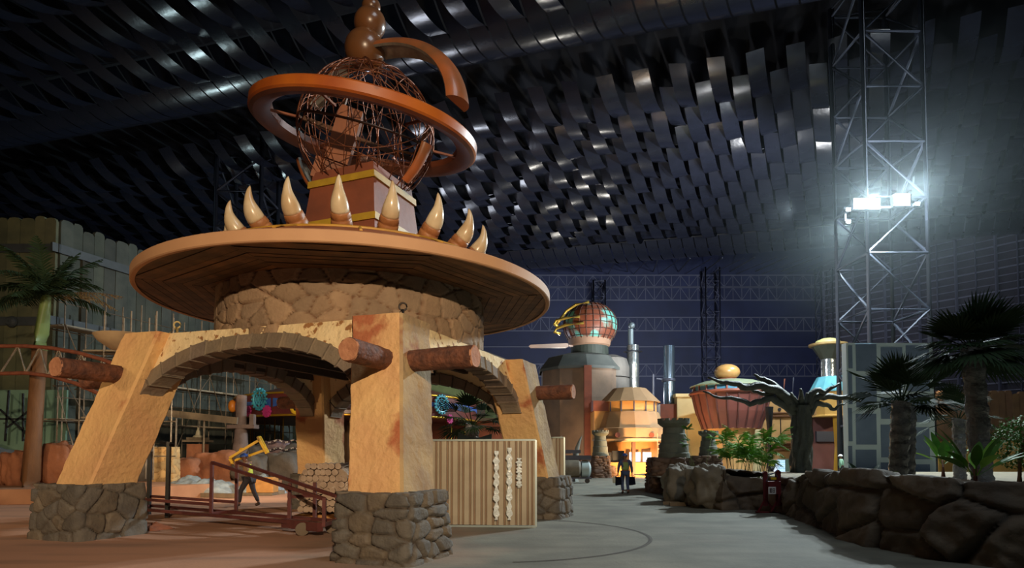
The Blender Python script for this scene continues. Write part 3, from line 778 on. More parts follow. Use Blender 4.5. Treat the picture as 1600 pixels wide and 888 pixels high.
for k, (px0, px1, ytop, Y, lb) in enumerate(((-14, 22, 712, 24.3, 'orange rock at the left picture edge under the grey tarpaulin'), (16, 46, 708, 24.0, 'orange rock between the grey tarpaulin and the palm trunk'), (70, 120, 694, 23.6, 'tallest orange rock just right of the left palm trunk'),
        (112, 168, 716, 24.8, 'orange rock half behind the leftmost pavilion pillar'), )):
    a, b = at(px0, ytop, Y), at(px1, ytop, Y); rock(((a.x+b.x)/2, Y, (a.z+.45)/2), (b.x-a.x, 1.1, a.z-.35), k+1, orangeR, 'rock', lb)
# tarpaulin
m = M(); rows = []
for i in range(21):
    x = -22.5+i*.26; rows.append([(x, 25.2+j*.18, 2.35-.9*math.sin(math.pi*(i/20))*(1-.3*j/6)+.06*mnoise.noise(Vector((x*2, j, 0)))) for j in range(7)])
m.grid(rows); o = m.build('tarpaulin', mat('grey_tarp', s(128, 130, 130), .5, col2=s(96, 98, 100), nscale=2), label='sagging grey tarpaulin strung behind the orange rocks at far left', cat='tarpaulin', smooth=True)
so = o.modifiers.new('s', 'SOLIDIFY'); so.thickness = .02
for x in (-22.5, -17.3): M().tube([(x, 25.7, .5), (x, 25.7, 2.6)], .04, 6).build('tarpaulin_post', scafM, label='dark post holding the grey tarpaulin on its %s side' % ('left' if x < -20 else 'right'), cat='post')
# teal hoarding and railing
m = M(); m.box((at(20, 700, 28).x, 28.4, 2.6), (4.2, .12, 4.0)); m.build('teal_hoarding', mat('teal_panel', s(132, 168, 148), .7, col2=s(104, 140, 124), nscale=1), label='pale teal hoarding panel behind the tarpaulin at far left', cat='panel')
t = root('stair_railing', at(20, 700, 27.4), 'black steel stair railing in front of the teal hoarding', 'railing')
for (a, b) in (((8, 690), (14, 610)), ((36, 690), (36, 615)), ((0, 655), (52, 655)), ((0, 640), (44, 680)), ((12, 668), (48, 640))):
    p, q = at(a[0], a[1], 27.4), at(b[0], b[1], 27.4); M().bar(p, q, .07).build('bar', mat('black_steel', s(40, 42, 46), .5), t)
# arched rust truss
t = root('arched_truss', at(60, 560, 22), 'rust coloured arched pipe truss crossing left of the pavilion pillar', 'truss')
Y = 22
top = [(-70, 560), (-40, 548), (0, 541), (40, 541), (80, 544), (120, 551), (160, 562), (200, 578), (232, 596)]; bot = [(-70, 600), (-40, 590), (0, 584), (40, 583), (80, 588), (120, 600), (160, 618), (190, 638)]
M().tube([at(x, y, Y) for x, y in top], .07, 8).build('top_chord', rustM, t, smooth=True); M().tube([at(x, y, Y) for x, y in bot], .07, 8).build('bottom_chord', rustM, t, smooth=True)
zz = [(0, 541), (-25, 588), (0, 584), (28, 541), (40, 583), (62, 543), (74, 587), (92, 546), (108, 596), (128, 553), (142, 611), (160, 562)]
for a, b in zip([(-40, 548), (0, 584), (28, 541), (40, 583), (62, 543), (74, 587), (92, 546), (108, 596), (128, 553), (142, 611)], [(0, 584), (28, 541), (40, 583), (62, 543), (74, 587), (92, 546), (108, 596), (128, 553), (142, 611), (160, 562)]):
    M().tube([at(*a, Y), at(*b, Y)], .04, 6).build('diagonal', scafM, t)
for px in (-60, 205): 
    p = at(px, 590, Y+.6); M().tube([(p.x, p.y-.5, 0), (p.x, p.y-.5, p.z)], .08, 8).build('truss_post', rustM, t)
# dish shaped shell behind the pillar
def shell(px, py, Y, r, col, lb):
    c = at(px, py, Y); m = M(); m.lathe(c, [(.02, -r*.55), (r*.5, -r*.45), (r*.85, -r*.2), (r, 0), (r*.95, 0), (r*.8, -r*.16), (r*.4, -r*.38), (.02, -r*.45)], 28)
    m.bar(c+Vector((0, 0, -r*.5)), (c.x, c.y, 0), .12); return m.build('shell_dish', col, label=lb, cat='dish', smooth='auto')
shell(200, 526, 17.5, .85, mat('ivory_shell', s(206, 180, 140), .5, col2=s(150, 124, 98), nscale=1.5), 'ivory shallow dish on a post poking out behind the leftmost pillar top')
# ---- foliage helpers
def frond(m, p, d, L, droop, lw=.03, ll=.5, n=22, up=Vector((0, 0, 1)), fold=.5, rr=random):
    """pinnate frond: rachis and leaflets in mesh m"""
    p = Vector(p); d = Vector(d).normalized(); pts = []; q = p.copy(); dd = d.copy()
    for i in range(n+1):
        pts.append(q.copy()); q = q+dd*(L/n); dd = (dd+Vector((0, 0, -droop/n))).normalized()
    for i in range(n-1): 
        a, b = pts[i], pts[i+1]; x, y, _ = frame(b-a); w = .02*(1-i/n)+.004; m.add([a-x*w, a+x*w, b+x*w, b-x*w], [(0, 1, 2, 3)])
    for i in range(2, n+1):
        t = i/n; a = pts[i]; dr = (pts[i]-pts[i-1]).normalized(); side = dr.cross(Vector((0, 0, 1)));
        if side.length < .01: side = Vector((1, 0, 0))
        side.normalize(); nu = side.cross(dr).normalized(); l = ll*math.sin(math.pi*min(1, .18+t*.86))**.7
        for sg in (-1, 1):
            v = (side*sg*.85+dr*.65-nu*fold*rr.uniform(.2, .9)+Vector((0, 0, rr.uniform(-.15, .05)))).normalized()*l*rr.uniform(.85, 1.1)
            wv = dr*lw; m.add([a-wv, a+wv, a+v*.6+wv*.9-Vector((0, 0, l*.03)), a+v-Vector((0, 0, l*.12)), a+v*.6-wv*.9-Vector((0, 0, l*.03))], [(0, 1, 2, 3, 4)])
def fan(m, p, d, L, R, rr, nb=16, spread=2.6, droop=.3):
    """fan palm leaf: petiole then radiating blades"""
    p = Vector(p); d = Vector(d).normalized(); e = p+d*L+Vector((0, 0, -droop*L*.25)); x, y, _ = frame(d)
    m.tube([p, p.lerp(e, .5)+Vector((0, 0, droop*L*.08)), e], [.022, .016, .012], 4, cap=False)
    tilt = rr.uniform(-.3, .3); X = x*math.cos(tilt)+y*math.sin(tilt); dd = (d+Vector((0, 0, -droop))).normalized(); X = (X-dd*X.dot(dd)).normalized(); Nn = X.cross(dd)
    for k in range(nb):
        a = (-.5+(k+.5)/nb)*spread; r = R*(1-.25*abs(a/spread*2)**2)*rr.uniform(.9, 1.05); v = dd*math.cos(a)+X*math.sin(a); s_ = (X*math.cos(a)-dd*math.sin(a))*r*.05
        tip = e+v*r+Vector((0, 0, -r*droop*.35)); mid = e+v*r*.55+Nn*.02*(k % 2)
        m.add([e, mid-s_, tip, mid+s_], [(0, 1, 2, 3)])
leafD = mat('dark_palm_leaf', s(50, 68, 44), .8, spec=.15, col2=s(40, 58, 40), nscale=4)
leafG = mat('green_leaf', s(96, 140, 60), .7, spec=.2, col2=s(64, 104, 50), nscale=4)
leafB = mat('bright_leaf', s(156, 212, 84), .7, spec=.2, col2=s(70, 120, 50), nscale=3)
leafY = mat('dry_leaf', s(164, 132, 84), .6, col2=s(120, 100, 64), nscale=3)
trunkM = mat('brown_trunk', s(134, 92, 56), .7, col2=s(104, 70, 44), nscale=5, bump=.8, bscale=10, stretch=(1, 1, .3))
shaftM = mat('green_crownshaft', s(128, 148, 86), .45, col2=s(100, 120, 70), nscale=2)
# left palm
p0 = Vector((at(48, 745, 22.6).x, 22.6, .45)); p1 = at(62, 545, 22.6); p2 = at(72, 468, 22.6)
t = root('royal_palm', p0, 'palm with brown trunk and green crownshaft before the plank building', 'palm')
M().tube([p0+Vector((0, 0, -.1)), p0+Vector((0, 0, .3)), p0.lerp(p1, .4), p1], [.34, .3, .25, .235], 18).build('trunk', trunkM, t, smooth=True)
M().tube([p1-Vector((0, 0, .05)), p1.lerp(p2, .3), p2, p2+Vector((.05, 0, .35))], [.25, .23, .16, .08], 16).build('crownshaft', shaftM, t, smooth=True)
m = M(); rr = random.Random(12)
for k in range(24):
    a = k*2.4; el = rr.uniform(.2, 1.35); d = Vector((math.cos(a)*math.cos(el), math.sin(a)*math.cos(el), math.sin(el))); frond(m, p2+Vector((0, 0, .1)), d, rr.uniform(1.8, 2.7), rr.uniform(.9, 1.8), .035, .6, 26, rr=rr)
for dx in ((-1, -.2, .55), (-.8, .4, .4)): frond(m, p2+Vector((0, 0, .1)), dx, 2.6, 1.0, .03, .5, 24, rr=rr)
m.build('fronds', leafD, t)
m = M(); frond(m, p2+Vector((0, 0, .1)), (1, -.1, .18), 3.2, .45, .03, .55, 26, rr=rr); frond(m, p2+Vector((0, 0, .1)), (1, .3, .4), 2.6, 1.2, .03, .5, 26, rr=rr); m.build('dry_frond', leafY, t)
# ---- beam and post seen through the arch
wood = mat('grey_wood', s(136, 118, 94), .8, col2=s(104, 90, 72), nscale=3, bump=.5, bscale=10, stretch=(1, 1, .3))
woodP = mat('pinkish_wood', s(128, 108, 100), .8, col2=s(96, 80, 74), nscale=3, bump=.6, bscale=10)
pp = Vector((at(376, 700, 30).x, 30, 0)); t = root('timber_post', pp, 'thick pinkish grey wooden post with a cross arm seen through the arch', 'post')
M().lathe(pp, [(.6, 0), (.52, .7), (.36, 1.9), (.27, 2.9), (.24, 3.4), (.24, 4.5), (.02, 4.55)], 20).build('shaft', woodP, t, smooth='auto'); M().box(pp+Vector((.1, -.02, 3.0)), (1.3, .6, .18)).build('cross_arm', woodP, t)
M().box(pp+Vector((.55, 0, 3.35)), (.2, .3, .5)).build('knob_block', woodP, t)
a, b = at(262, 646, 29.6), at(371, 658, 29.6); m = M(); m.bar(a, b, .14, .32); m.build('timber_beam', wood, label='long pale timber beam running from behind the left pillar to the post', cat='beam')
for q in (a.lerp(b, .1), a.lerp(b, .5)): M().tube([(q.x, q.y+.16, 0), (q.x, q.y+.16, q.z+.1)], .05, 6).build('prop', scafM, label='thin steel prop under the long pale timber beam, %s one' % ('left' if q.x < a.lerp(b, .3).x else 'right'), cat='prop')
# ---- carousel
CC = Vector((-9.3, 38.5, 0)); CR = 7.1
t = root('carousel', CC, 'carousel with maroon and blue canopy, brass poles and round medallions behind the pavilion', 'carousel')
mar = mat('maroon_panel', s(110, 50, 46), .35, col2=s(80, 38, 38), nscale=2); blu = mat('blue_panel', s(70, 110, 190), .3, col2=s(50, 80, 150), nscale=2, spec=.6)
zb = at(420, 652, 33).z; zt = at(420, 617, 33).z
M().lathe(CC, [(CR-.3, zb), (CR, zb), (CR+.02, zt), (CR-.4, zt+.1), (2.5, zt+1.3), (.6, zt+1.9), (.02, zt+2.3)], 64).build('canopy', mar, t, smooth='auto')
M().lathe(CC, [(.02, zb+.02), (CR-.3, zb)], 48).build('canopy_ceiling', mar, t)
for z in (zb+.03, zt): M().tube([CC+Vector(((CR+.03)*math.cos(k/64*6.2832), (CR+.03)*math.sin(k/64*6.2832), z)) for k in range(64)], .06, 8, closed=True).build('gold_rim', brass, t, smooth=True)
for k in range(12):
    a0 = k*math.pi/6+.1; m = M(); rows = []
    for i in range(13):
        a = a0+i/12*(math.pi/6-.02); f = math.sin(math.pi*i/12); rows.append([CC+Vector(((CR+.03)*math.cos(a), (CR+.03)*math.sin(a), z)) for z in (zb+.52-.15*(1-f)+.1, zt-.28+.12*(1-f)-.1)])
    m.grid(rows); m.build('blue_panel', blu, t)
    a = a0; c = CC+Vector(((CR+.1)*math.cos(a), (CR+.1)*math.sin(a), 0)); pole = CC+Vector(((CR-.7)*math.cos(a), (CR-.7)*math.sin(a), 0)); M().tube([pole+Vector((0, 0, .5)), pole+Vector((0, 0, zb+.05))], .045, 8).build('pole', brass, t, smooth=True)
    pole = CC+Vector(((CR-1.6)*math.cos(a+.2), (CR-1.6)*math.sin(a+.2), 0)); M().tube([pole+Vector((0, 0, .5)), pole+Vector((0, 0, zb+.05))], .035, 8).build('pole', brass, t, smooth=True)
M().lathe(CC, [(CR-.2, 0), (CR-.2, .45), (CR-.4, .5), (.02, .5)], 48).build('platform', mat('carousel_deck', s(96, 70, 56), .7), t)
M().lathe(CC, [(1.6, .5), (1.6, zb)], 24).build('core_drum', mat('carousel_core', s(120, 88, 58), .6, col2=s(80, 60, 44), nscale=2), t)
teal = mat('teal_paint', s(70, 160, 180), .4); pink = mat('magenta_paint', s(200, 60, 130), .4); amber = mat('amber_paint', s(220, 130, 40), .4); yel = mat('yellow_paint', s(230, 190, 50), .4); blackM = mat('black_paint', s(20, 20, 24), .4)
def medallion(px, py, r, mt, kind, Yg=None):
    c = at(px, py, 33); # project onto drum
    dx = c.x-CC.x
    # find the point of the rim circle on this sight line
    k = (px-800)/FPX; lo = 20
    y = 30.5
    for _ in range(60):
        f = (k*y-CC.x)**2+(y-CC.y)**2-(CR+.15)**2
        if f < 0: break
        y += .12
    y = min(y, 38.4); z = at(px, py, y).z; c = Vector((k*y, y, z)); nr = Vector((c.x-CC.x, c.y-CC.y, 0)).normalized(); x = Vector((-nr.y, nr.x, 0)); up = Vector((0, 0, 1)); r = r*y/FPX
    o = M(); rows = []
    if kind == 'wheel':
        o.tube([c+(x*math.cos(a)+up*math.sin(a))*r*.82 for a in [2*math.pi*i/32 for i in range(32)]], r*.1, 8, closed=True); o.tube([c+(x*math.cos(a)+up*math.sin(a))*r*.5 for a in [2*math.pi*i/32 for i in range(32)]], r*.05, 6, closed=True)
        for i in range(16):
            a = 2*math.pi*i/16; v = x*math.cos(a)+up*math.sin(a)
            if i % 2 == 0: o.bar(c, c+v*r*.8, r*.08)
            o.box(c+v*r*.95, (r*.18, r*.18, r*.2), (x*-math.sin(a)+up*math.cos(a), nr, v))
        o.lathe((0, 0, 0), [(.01, .0)]*2, 3)
        o.v = o.v[:-6]; o.t = o.t[:-6]; o.f = [f for f in o.f if max(f) < len(o.v)]
        o.tube([c-nr*.05, c+nr*.06], r*.2, 12)
    elif kind == 'rose':
        for i in range(5):
            rr_ = r*(1-i*.2); o.tube([c+nr*(.03*i-.03), c+nr*(.03*i)], rr_, 10)
        for i in range(10):
            a = 2*math.pi*i/10; v = x*math.cos(a)+up*math.sin(a); o.box(c+v*r*.9, (r*.35, r*.25, r*.3), (x*-math.sin(a)+up*math.cos(a), nr, v))
    elif kind == 'egg':
        for i in range(13):
            th = math.pi*i/12; rows.append([c+x*(r*.8*math.sin(th)*math.cos(p))+nr*(r*.7*math.sin(th)*math.sin(p))+up*(r*1.1*math.cos(th)) for p in [2*math.pi*q/16 for q in range(16)]])
        o.grid(rows, True)
    else:
        for i in range(9):
            th = math.pi*i/8; rows.append([c+x*(r*.9*math.sin(th)*math.cos(p))+nr*(r*.35*math.sin(th)*math.sin(p))+up*(r*1.1*math.cos(th)) for p in [2*math.pi*q/20 for q in range(20)]])
        o.grid(rows, True)
    b = o.build({'wheel': 'wheel_medallion', 'rose': 'rosette', 'egg': 'egg_ornament', 'eye': 'eye_ornament'}[kind], mt, t, smooth='auto')
    if kind == 'eye': 
        q = M(); cc = c+nr*r*.33+x*r*.1; rows = [[cc+x*(r*.3*math.sin(th)*math.cos(p))+nr*(.06*math.sin(th)*math.sin(p))+up*(r*.6*math.cos(th)) for p in [2*math.pi*k/12 for k in range(12)]] for th in [math.pi*i/8 for i in range(9)]]; q.grid(rows, True); q.build('pupil', blackM, b, smooth=True)
medallion(404, 624, 17, teal, 'wheel'); medallion(690, 632, 15, teal, 'wheel'); medallion(416, 643, 9, pink, 'rose'); medallion(387, 643, 8, pink, 'rose'); medallion(703, 655, 7, pink, 'rose'); medallion(461, 636, 11, yel, 'eye')
medallion(362, 635, 9, amber, 'egg')
# ---- low rockwork behind the arch
for k, (px0, px1, yt, yb, Y, mt, lb) in enumerate(((262, 318, 716, 766, 22.5, orangeR, 'brown orange rock below the small spire seen through the arch'), (316, 372, 705, 766, 23.2, orangeR, 'rounded orange boulder left of the wooden post through the arch'),
        (372, 420, 712, 764, 22.8, darkR, 'dark grey green rock behind the worker with the yellow frame'), (412, 470, 708, 764, 23.6, darkR, 'dark rock with a shaded hollow beside the rear pillar'), (222, 246, 700, 752, 22.0, darkR, 'dark boulder beside the pale stone blockwork'))):
    a, b = at(px0, yt, Y), at(px1, yt, Y); Y += 6.2; a, b = at(px0, yt, Y), at(px1, yt, Y); rock(((a.x+b.x)/2, Y, a.z/2), ((b.x-a.x)*1.08, 1.8, a.z*1.04), k+20, mt, 'rock', lb)
block_stones((at(238, 700, 27).x, 27, 0), (1, 0, 0), (0, 1, 0), .9, .6, at(250, 699, 27).z, 31, 'masonry_pier', None, amp=.03, rowh=.2, cw=.3, res=.04, mt=mat('pale_masonry', s(206, 170, 116), .85, attr=True)).name
o = bpy.data.objects['masonry_pier']; tag(o, 'pale yellow blockwork pier just right of the leftmost pillar', 'pier')
# small spire house
c = Vector((at(309, 700, 31.2).x, 31.2, 0)); t = root('spire_hut', c, 'small hut model with a pale pointed spire seen through the left arch', 'hut')
zr = at(309, 688, 31.2).z; M().box(c+Vector((0, 0, zr/2-.1)), (.75, .7, zr-.2)).build('hut_body', orangeR, t)
m = M(); m.box(c+Vector((0, 0, zr-.05)), (1.1, .95, .1)); m.box(c+Vector((0, 0, zr+.07)), (.8, .7, .12)); m.build('hut_roof', wood, t); M().lathe(c+Vector((0, 0, zr+.1)), [(.28, 0), (.2, .12), (.12, .15), (.09, .35), (.05, .4), (.015, .95)], 14).build('spire', mat('pale_spire', s(210, 196, 160), .5), t, smooth='auto')
# striped mound of bags (wrapped goods) under the carousel
for k, (px, py, r, lb) in enumerate(((432, 694, .55, 'mauve wrapped bundle with striped rope below the brass poles'), (455, 700, .6, 'grey wrapped bundle with striped rope beside the rear pillar'), (408, 700, .45, 'small grey bundle behind the yellow frame'))):
    c = at(px, py, 30.9); rock((c.x, 30.9, c.z-.4), (r*2.6, .9, 1.2), 40+k, mat('wrapped_cloth', s(140, 112, 112) if k == 0 else s(96, 104, 100), .6, col2=s(84, 70, 76), nscale=5), 'wrapped_bundle', lb, 'bundle')
m = M()
for j in range(2):
    pts = [at(415+i*4.4, 690+j*12+2*math.sin(i*1.1), 30.2) for i in range(14)]
    for i in range(13):
        m.cur = (1, 1, 1) if i % 2 else (.15, .1, .12); m.tube([pts[i], pts[i+1]], .05, 6)
m.build('striped_rope', mat('striped_rope', s(220, 210, 200), .6, attr=True), label='black and white striped ropes lying over the wrapped bundles', cat='rope')
m = M(); m.box((at(435, 720, 30.9).x, 30.95, .7), (3.2, .9, 1.4)); m.build('bundle_shelf', orangeR, label='orange brown ledge carrying the wrapped bundles behind the rocks', cat='ledge')
# plastic sheet piles
plast = mat('plastic_sheet', s(176, 184, 186), .18, col2=s(120, 128, 134), nscale=3, bump=2.5, bscale=5, spec=.8)
def heap(px0, px1, yt, Y, dep, name, lb, mt, seed, cat='heap'):
    a, b = at(px0, yt, Y), at(px1, yt, Y); n = 50; rows = []
    for i in range(n+1):
        u = i/n; x = a.x+(b.x-a.x)*u; row = []
        for j in range(19):
            v = j/18; e = (math.sin(math.pi*u)**.5)*(math.sin(math.pi*v)**.5); row.append((x, Y-dep/2+dep*v, max(.0, a.z*e*(.8+.35*mnoise.fractal(Vector((x*1.6, v*3, seed)), 1, 2, 4)))))
        rows.append(row)
    m = M(); m.grid(rows); return m.build(name, mt, label=lb, cat=cat, smooth=True)
heap(250, 372, 740, 25.6, 2.0, 'plastic_sheeting', 'long heap of crumpled silvery plastic sheeting on the ground under the arch', plast, 1)
heap(374, 440, 737, 26.6, 1.6, 'plastic_sheeting', 'smaller heap of silvery plastic behind the walking worker', plast, 2)
for k, (px0, px1, py, Y, lb) in enumerate(((270, 352, 771, 18.6, 'flat timber board lying in front of the long plastic heap'), (285, 372, 776, 18.9, 'second timber board beside the long plastic heap'), (350, 440, 770, 19.9, 'timber board lying behind the walking worker'))):
    a, b = gp(px0, py), gp(px1, py+3); M().bar((a.x, a.y, .09), (b.x, b.y, .09), .35, .16).build('timber_board', wood, label=lb, cat='board')
m = M(); c = gp(410, 774); m.box((c.x, c.y, .42), (1.1, .6, .62)); o = m.build('carton', mat('ochre_carton', s(206, 150, 80), .7, col2=s(180, 124, 64), nscale=4), label='open ochre carton on the ground beside the rear pillar', cat='carton'); 
bv = o.modifiers.new('b', 'BEVEL'); bv.width = .02
m = M(); m.box((c.x-.1, c.y, .06), (1.3, .8, .1)); m.build('pallet_slab', wood, label='low wooden slab under the open ochre carton', cat='pallet')
# bundle of wrapped rolls in front of the rear pillar
BY = 16.4; bx0, bx1 = at(474, 780, BY).x, at(548, 780, BY).x
t = root('wrapped_rolls', ((bx0+bx1)/2, BY, .14), 'pile of pale rolls wrapped in clear film beside the middle pillar', 'rolls')
rollM = mat('film_roll', s(196, 172, 148), .35, col2=s(160, 136, 116), nscale=5, bump=1.5, bscale=8, spec=.6)
rr = random.Random(6); zt = at(510, 727, BY).z
for row in range(8):
    z = .28+row*.155; n_ = 8 if row < 6 else 6
    for k in range(n_):
        x = bx0+.1+(k+(.5 if row % 2 else 0))*.148+(.12 if row > 5 else 0)
        m = M(); m.tube([(x, BY-.55+rr.uniform(-.06, .06), z), (x+.02, BY+.9, z)], .082, 10, jit=.04); m.build('roll', rollM, t, smooth='auto')
m = M(); rows = []
for i in range(25):
    u = i/24; x = bx0+.02+u*1.28; row = []
    for j in range(13):
        v = j/12; row.append((x, BY-.42+v*1.2, .62+ (zt-.60)*(math.sin(math.pi*(.08+u*.84))**.35)+.04*mnoise.noise(Vector((x*5, v*6, 0)))))
    row = [(x, BY-.5, .75+.05*mnoise.noise(Vector((x*6, 0, 0))))]+row; rows.append(row)
m.grid(rows); m.build('film_cover', rollM, t, smooth=True)
M().box(((bx0+bx1)/2, BY+.1, .07), (1.35, 1.3, .13)).build('pallet', mat('pallet_wood', s(196, 142, 80), .8), label='wooden pallet under the pile of pale wrapped rolls', cat='pallet')
# ---- maroon steel ramp frame on wheels
N = lambda px, Y, z: Vector(((px-800)/FPX*Y, Y, z))
t = root('ramp_frame', N(470, 13.2, 0), 'long maroon steel ramp frame on small wheels lying between the left pillars', 'frame')
def bar(a, b, w=.07, n='rail'): M().bar(a, b, w).build(n, marM, t)
near = dict(a=(222, 16.4), b=(332, 15.2), c=(454, 13.6), d=(508, 12.75)); far = dict(a=(236, 17.6), b=(371, 15.9), c=(493, 14.0), d=(528, 13.5))
for q, nm in ((near, 'n'), (far, 'f')):
    bar(N(*q['a'], .24), N(*q['d'], .24)); bar(N(*q['a'], .5), N(*q['b'], .46)); 
    bar(N(*q['b'], 1.47), N(*q['d'], .76)); bar(N(*q['b'], .2), N(*q['b'], 1.47), n='post'); 
    bar(N(*q['c'], .2), N(*q['c'], 1.04), n='post'); bar(N(*q['d'], .2), N(*q['d'], .78), n='post')
bar(N(*near['a'], .24), N(*far['a'], .24)); bar(N(*near['d'], .24), N(*far['d'], .24)); bar(N(*near['c'], .24), N(*far['c'], .24)); bar(N(*near['b'], .24), N(*far['b'], .24)); bar(N(*near['c'], .75), N(*far['c'], .75))
M().bar(N(446, 13.5, .2), N(502, 12.7, .2), .14, .18).build('axle_beam', marM, t)
M().bar(N(264, 16.6, .0), N(264, 16.6, 2.0), .09).build('dark_upright', blackM, t); M().bar(N(235, 17.5, .0), N(235, 17.5, 1.75), .09).build('dark_upright', blackM, t); M().bar(N(252, 17.0, 2.0), N(270, 16.5, 1.9), .08).build('dark_upright', blackM, t)
tyre = mat('worn_tyre', s(110, 96, 80), .8)
for px, Y in ((474, 12.9), (520, 13.3)):
    c = N(px, Y, .135); d = Vector((.35, -.93, 0)); M().tube([c-d*.04, c-d*.03, c+d*.03, c+d*.04], [.1, .135, .135, .1], 20).build('wheel', tyre, t, smooth='auto')
    M().bar(c+Vector((0, 0, .0)), c+Vector((0, 0, .12)), .05).build('wheel_fork', marM, t)
# brown rag on the floor
c = gp(232, 828); m = M(); rows = []
for i in range(31):
    r_ = []
    for j in range(19):
        u, v = i/30*2-1, j/18*2-1; e = max(0, 1-(u*u)-(v*v)*.9)**.5; x, y = c.x+u*.42*(1+.2*math.sin(v*4)), c.y+v*.33
        r_.append((x, y, .005+e*(.11+.09*mnoise.fractal(Vector((u*2.5, v*2.5, 4)), 1, 2, 4))+(.07 if u < -.35 else 0)*e))
    rows.append(r_)
m.grid(rows); m.build('crumpled_cloth', mat('brown_cloth', s(160, 96, 64), .9, col2=s(120, 70, 48), nscale=6), label='crumpled brown cloth on the ground beside the leftmost pillar base', cat='cloth', smooth=True)
# ---- corrugated metal sheets
def sheet(x0, x1, Y0, Y1, z0, z1, lb, seed):
    t = root('sheet_panel', ((x0+x1)/2, (Y0+Y1)/2, z0), lb, 'panel')
    a, b = Vector((x0, Y0, 0)), Vector((x1, Y1, 0)); d = (b-a).normalized(); nn = Vector((d.y, -d.x, 0)); L = (b-a).length; m = M(); u = 0; pts = []
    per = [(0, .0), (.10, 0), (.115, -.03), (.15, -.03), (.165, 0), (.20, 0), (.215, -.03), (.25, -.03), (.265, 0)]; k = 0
    while k*.265 < L: 
        for q, h in per[:-1]:
            if k*.265+q < L: pts.append((k*.265+q, h))
        k += 1
    pts.append((L, 0)); rows = [[a+d*q+nn*h+Vector((0, 0, z)) for z in (z0+.03, z1-.03)] for q, h in pts]; m.grid(rows)
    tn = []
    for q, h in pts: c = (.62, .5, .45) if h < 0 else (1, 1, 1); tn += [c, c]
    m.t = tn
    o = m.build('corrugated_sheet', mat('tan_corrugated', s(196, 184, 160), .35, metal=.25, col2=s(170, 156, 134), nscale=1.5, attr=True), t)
    so = o.modifiers.new('s', 'SOLIDIFY'); so.thickness = .006
    gal = mat('galvanised_edge', s(190, 205, 205), .3, metal=.7)
    for p, q in ((a+Vector((0, 0, z0)), b+Vector((0, 0, z0))), (a+Vector((0, 0, z1)), b+Vector((0, 0, z1))), (a+Vector((0, 0, z0)), a+Vector((0, 0, z1))), (b+Vector((0, 0, z0)), b+Vector((0, 0, z1)))): M().bar(p, q, .045).build('edge_strip', gal, t)
    # stretched clear film scraps with writing-like glints left out; plain film strips
    return t, a, d, nn, L
YS = 14.45
t, a, d, nn, L = sheet((672-800)/FPX*YS, (837-800)/FPX*YS, YS+.1, YS-.1, .02, at(760, 688, YS).z, 'large tan corrugated metal sheet standing between the middle and right pillars', 1)
fm = mat('shiny_film', s(225, 232, 230), .1, spec=1.0, bump=3, bscale=9)
for px, y0, y1 in ((776, 705, 812), (796, 700, 812), (811, 716, 762)):
    m = M(); rows = []
    for i in range(28):
        z = at(px, y0+(y1-y0)*i/27, YS).z; w_ = .05+.02*math.sin(i*2.1)+.015*math.sin(i*5.3); f = ((px-800)/FPX*YS); rows.append([(f-w_+.01*math.sin(i*1.3), YS-.16+.012*math.sin(i*3.1), z), (f+w_, YS-.15+.012*math.cos(i*2.3), z)])
    m.grid(rows); m.build('film_strip', fm, t, smooth=True)
sheet(at(838, 700, 20.5).x, at(881, 700, 20.5).x, 20.5, 20.3, .02, at(860, 684, 20.4).z, 'smaller tan corrugated metal sheet behind the rightmost pillar', 2)
m = M(); m.tube([at(716, 686, 15.3), at(768, 688, 15.3)], .16, 12); m.bar(at(724, 700, 15.3), (at(724, 700, 15.3).x, 15.3, 0), .08); m.bar(at(762, 700, 15.3), (at(762, 700, 15.3).x, 15.3, 0), .08); m.build('dark_bolster', mat('dark_green_roll', s(44, 54, 50), .7), label='dark padded roll on a stand just behind the large metal sheet', cat='roll', smooth='auto')
# facade seen through the right arch
f0 = at(668, 600, 40).x; f1 = at(800, 600, 40).x; t = root('market_facade', ((f0+f1)/2, 40, 0), 'two storey market facade with green and terracotta bands seen through the right arch', 'building')
ter = mat('terracotta_wall', s(168, 96, 68), .8, col2=s(130, 78, 60), nscale=2); grn = mat('pale_green_wall', s(130, 158, 116), .8, col2=s(104, 130, 96), nscale=2)
M().box(((f0+f1)/2, 40.4, 2.0), (f1-f0, .6, 4)).build('lower_wall', ter, t); M().box(((f0+f1)/2, 40.5, 5.7), (f1-f0, .6, 3.4)).build('upper_wall', grn, t)
for z in (3.9, 5.0): M().box(((f0+f1)/2, 40.0, z), (f1-f0, .5, .18)).build('ledge', wood, t)
for k in range(4): M().box((f0+.8+k*1.3, 40.05, 4.45), (.6, .1, .75)).build('window', blackM, t)
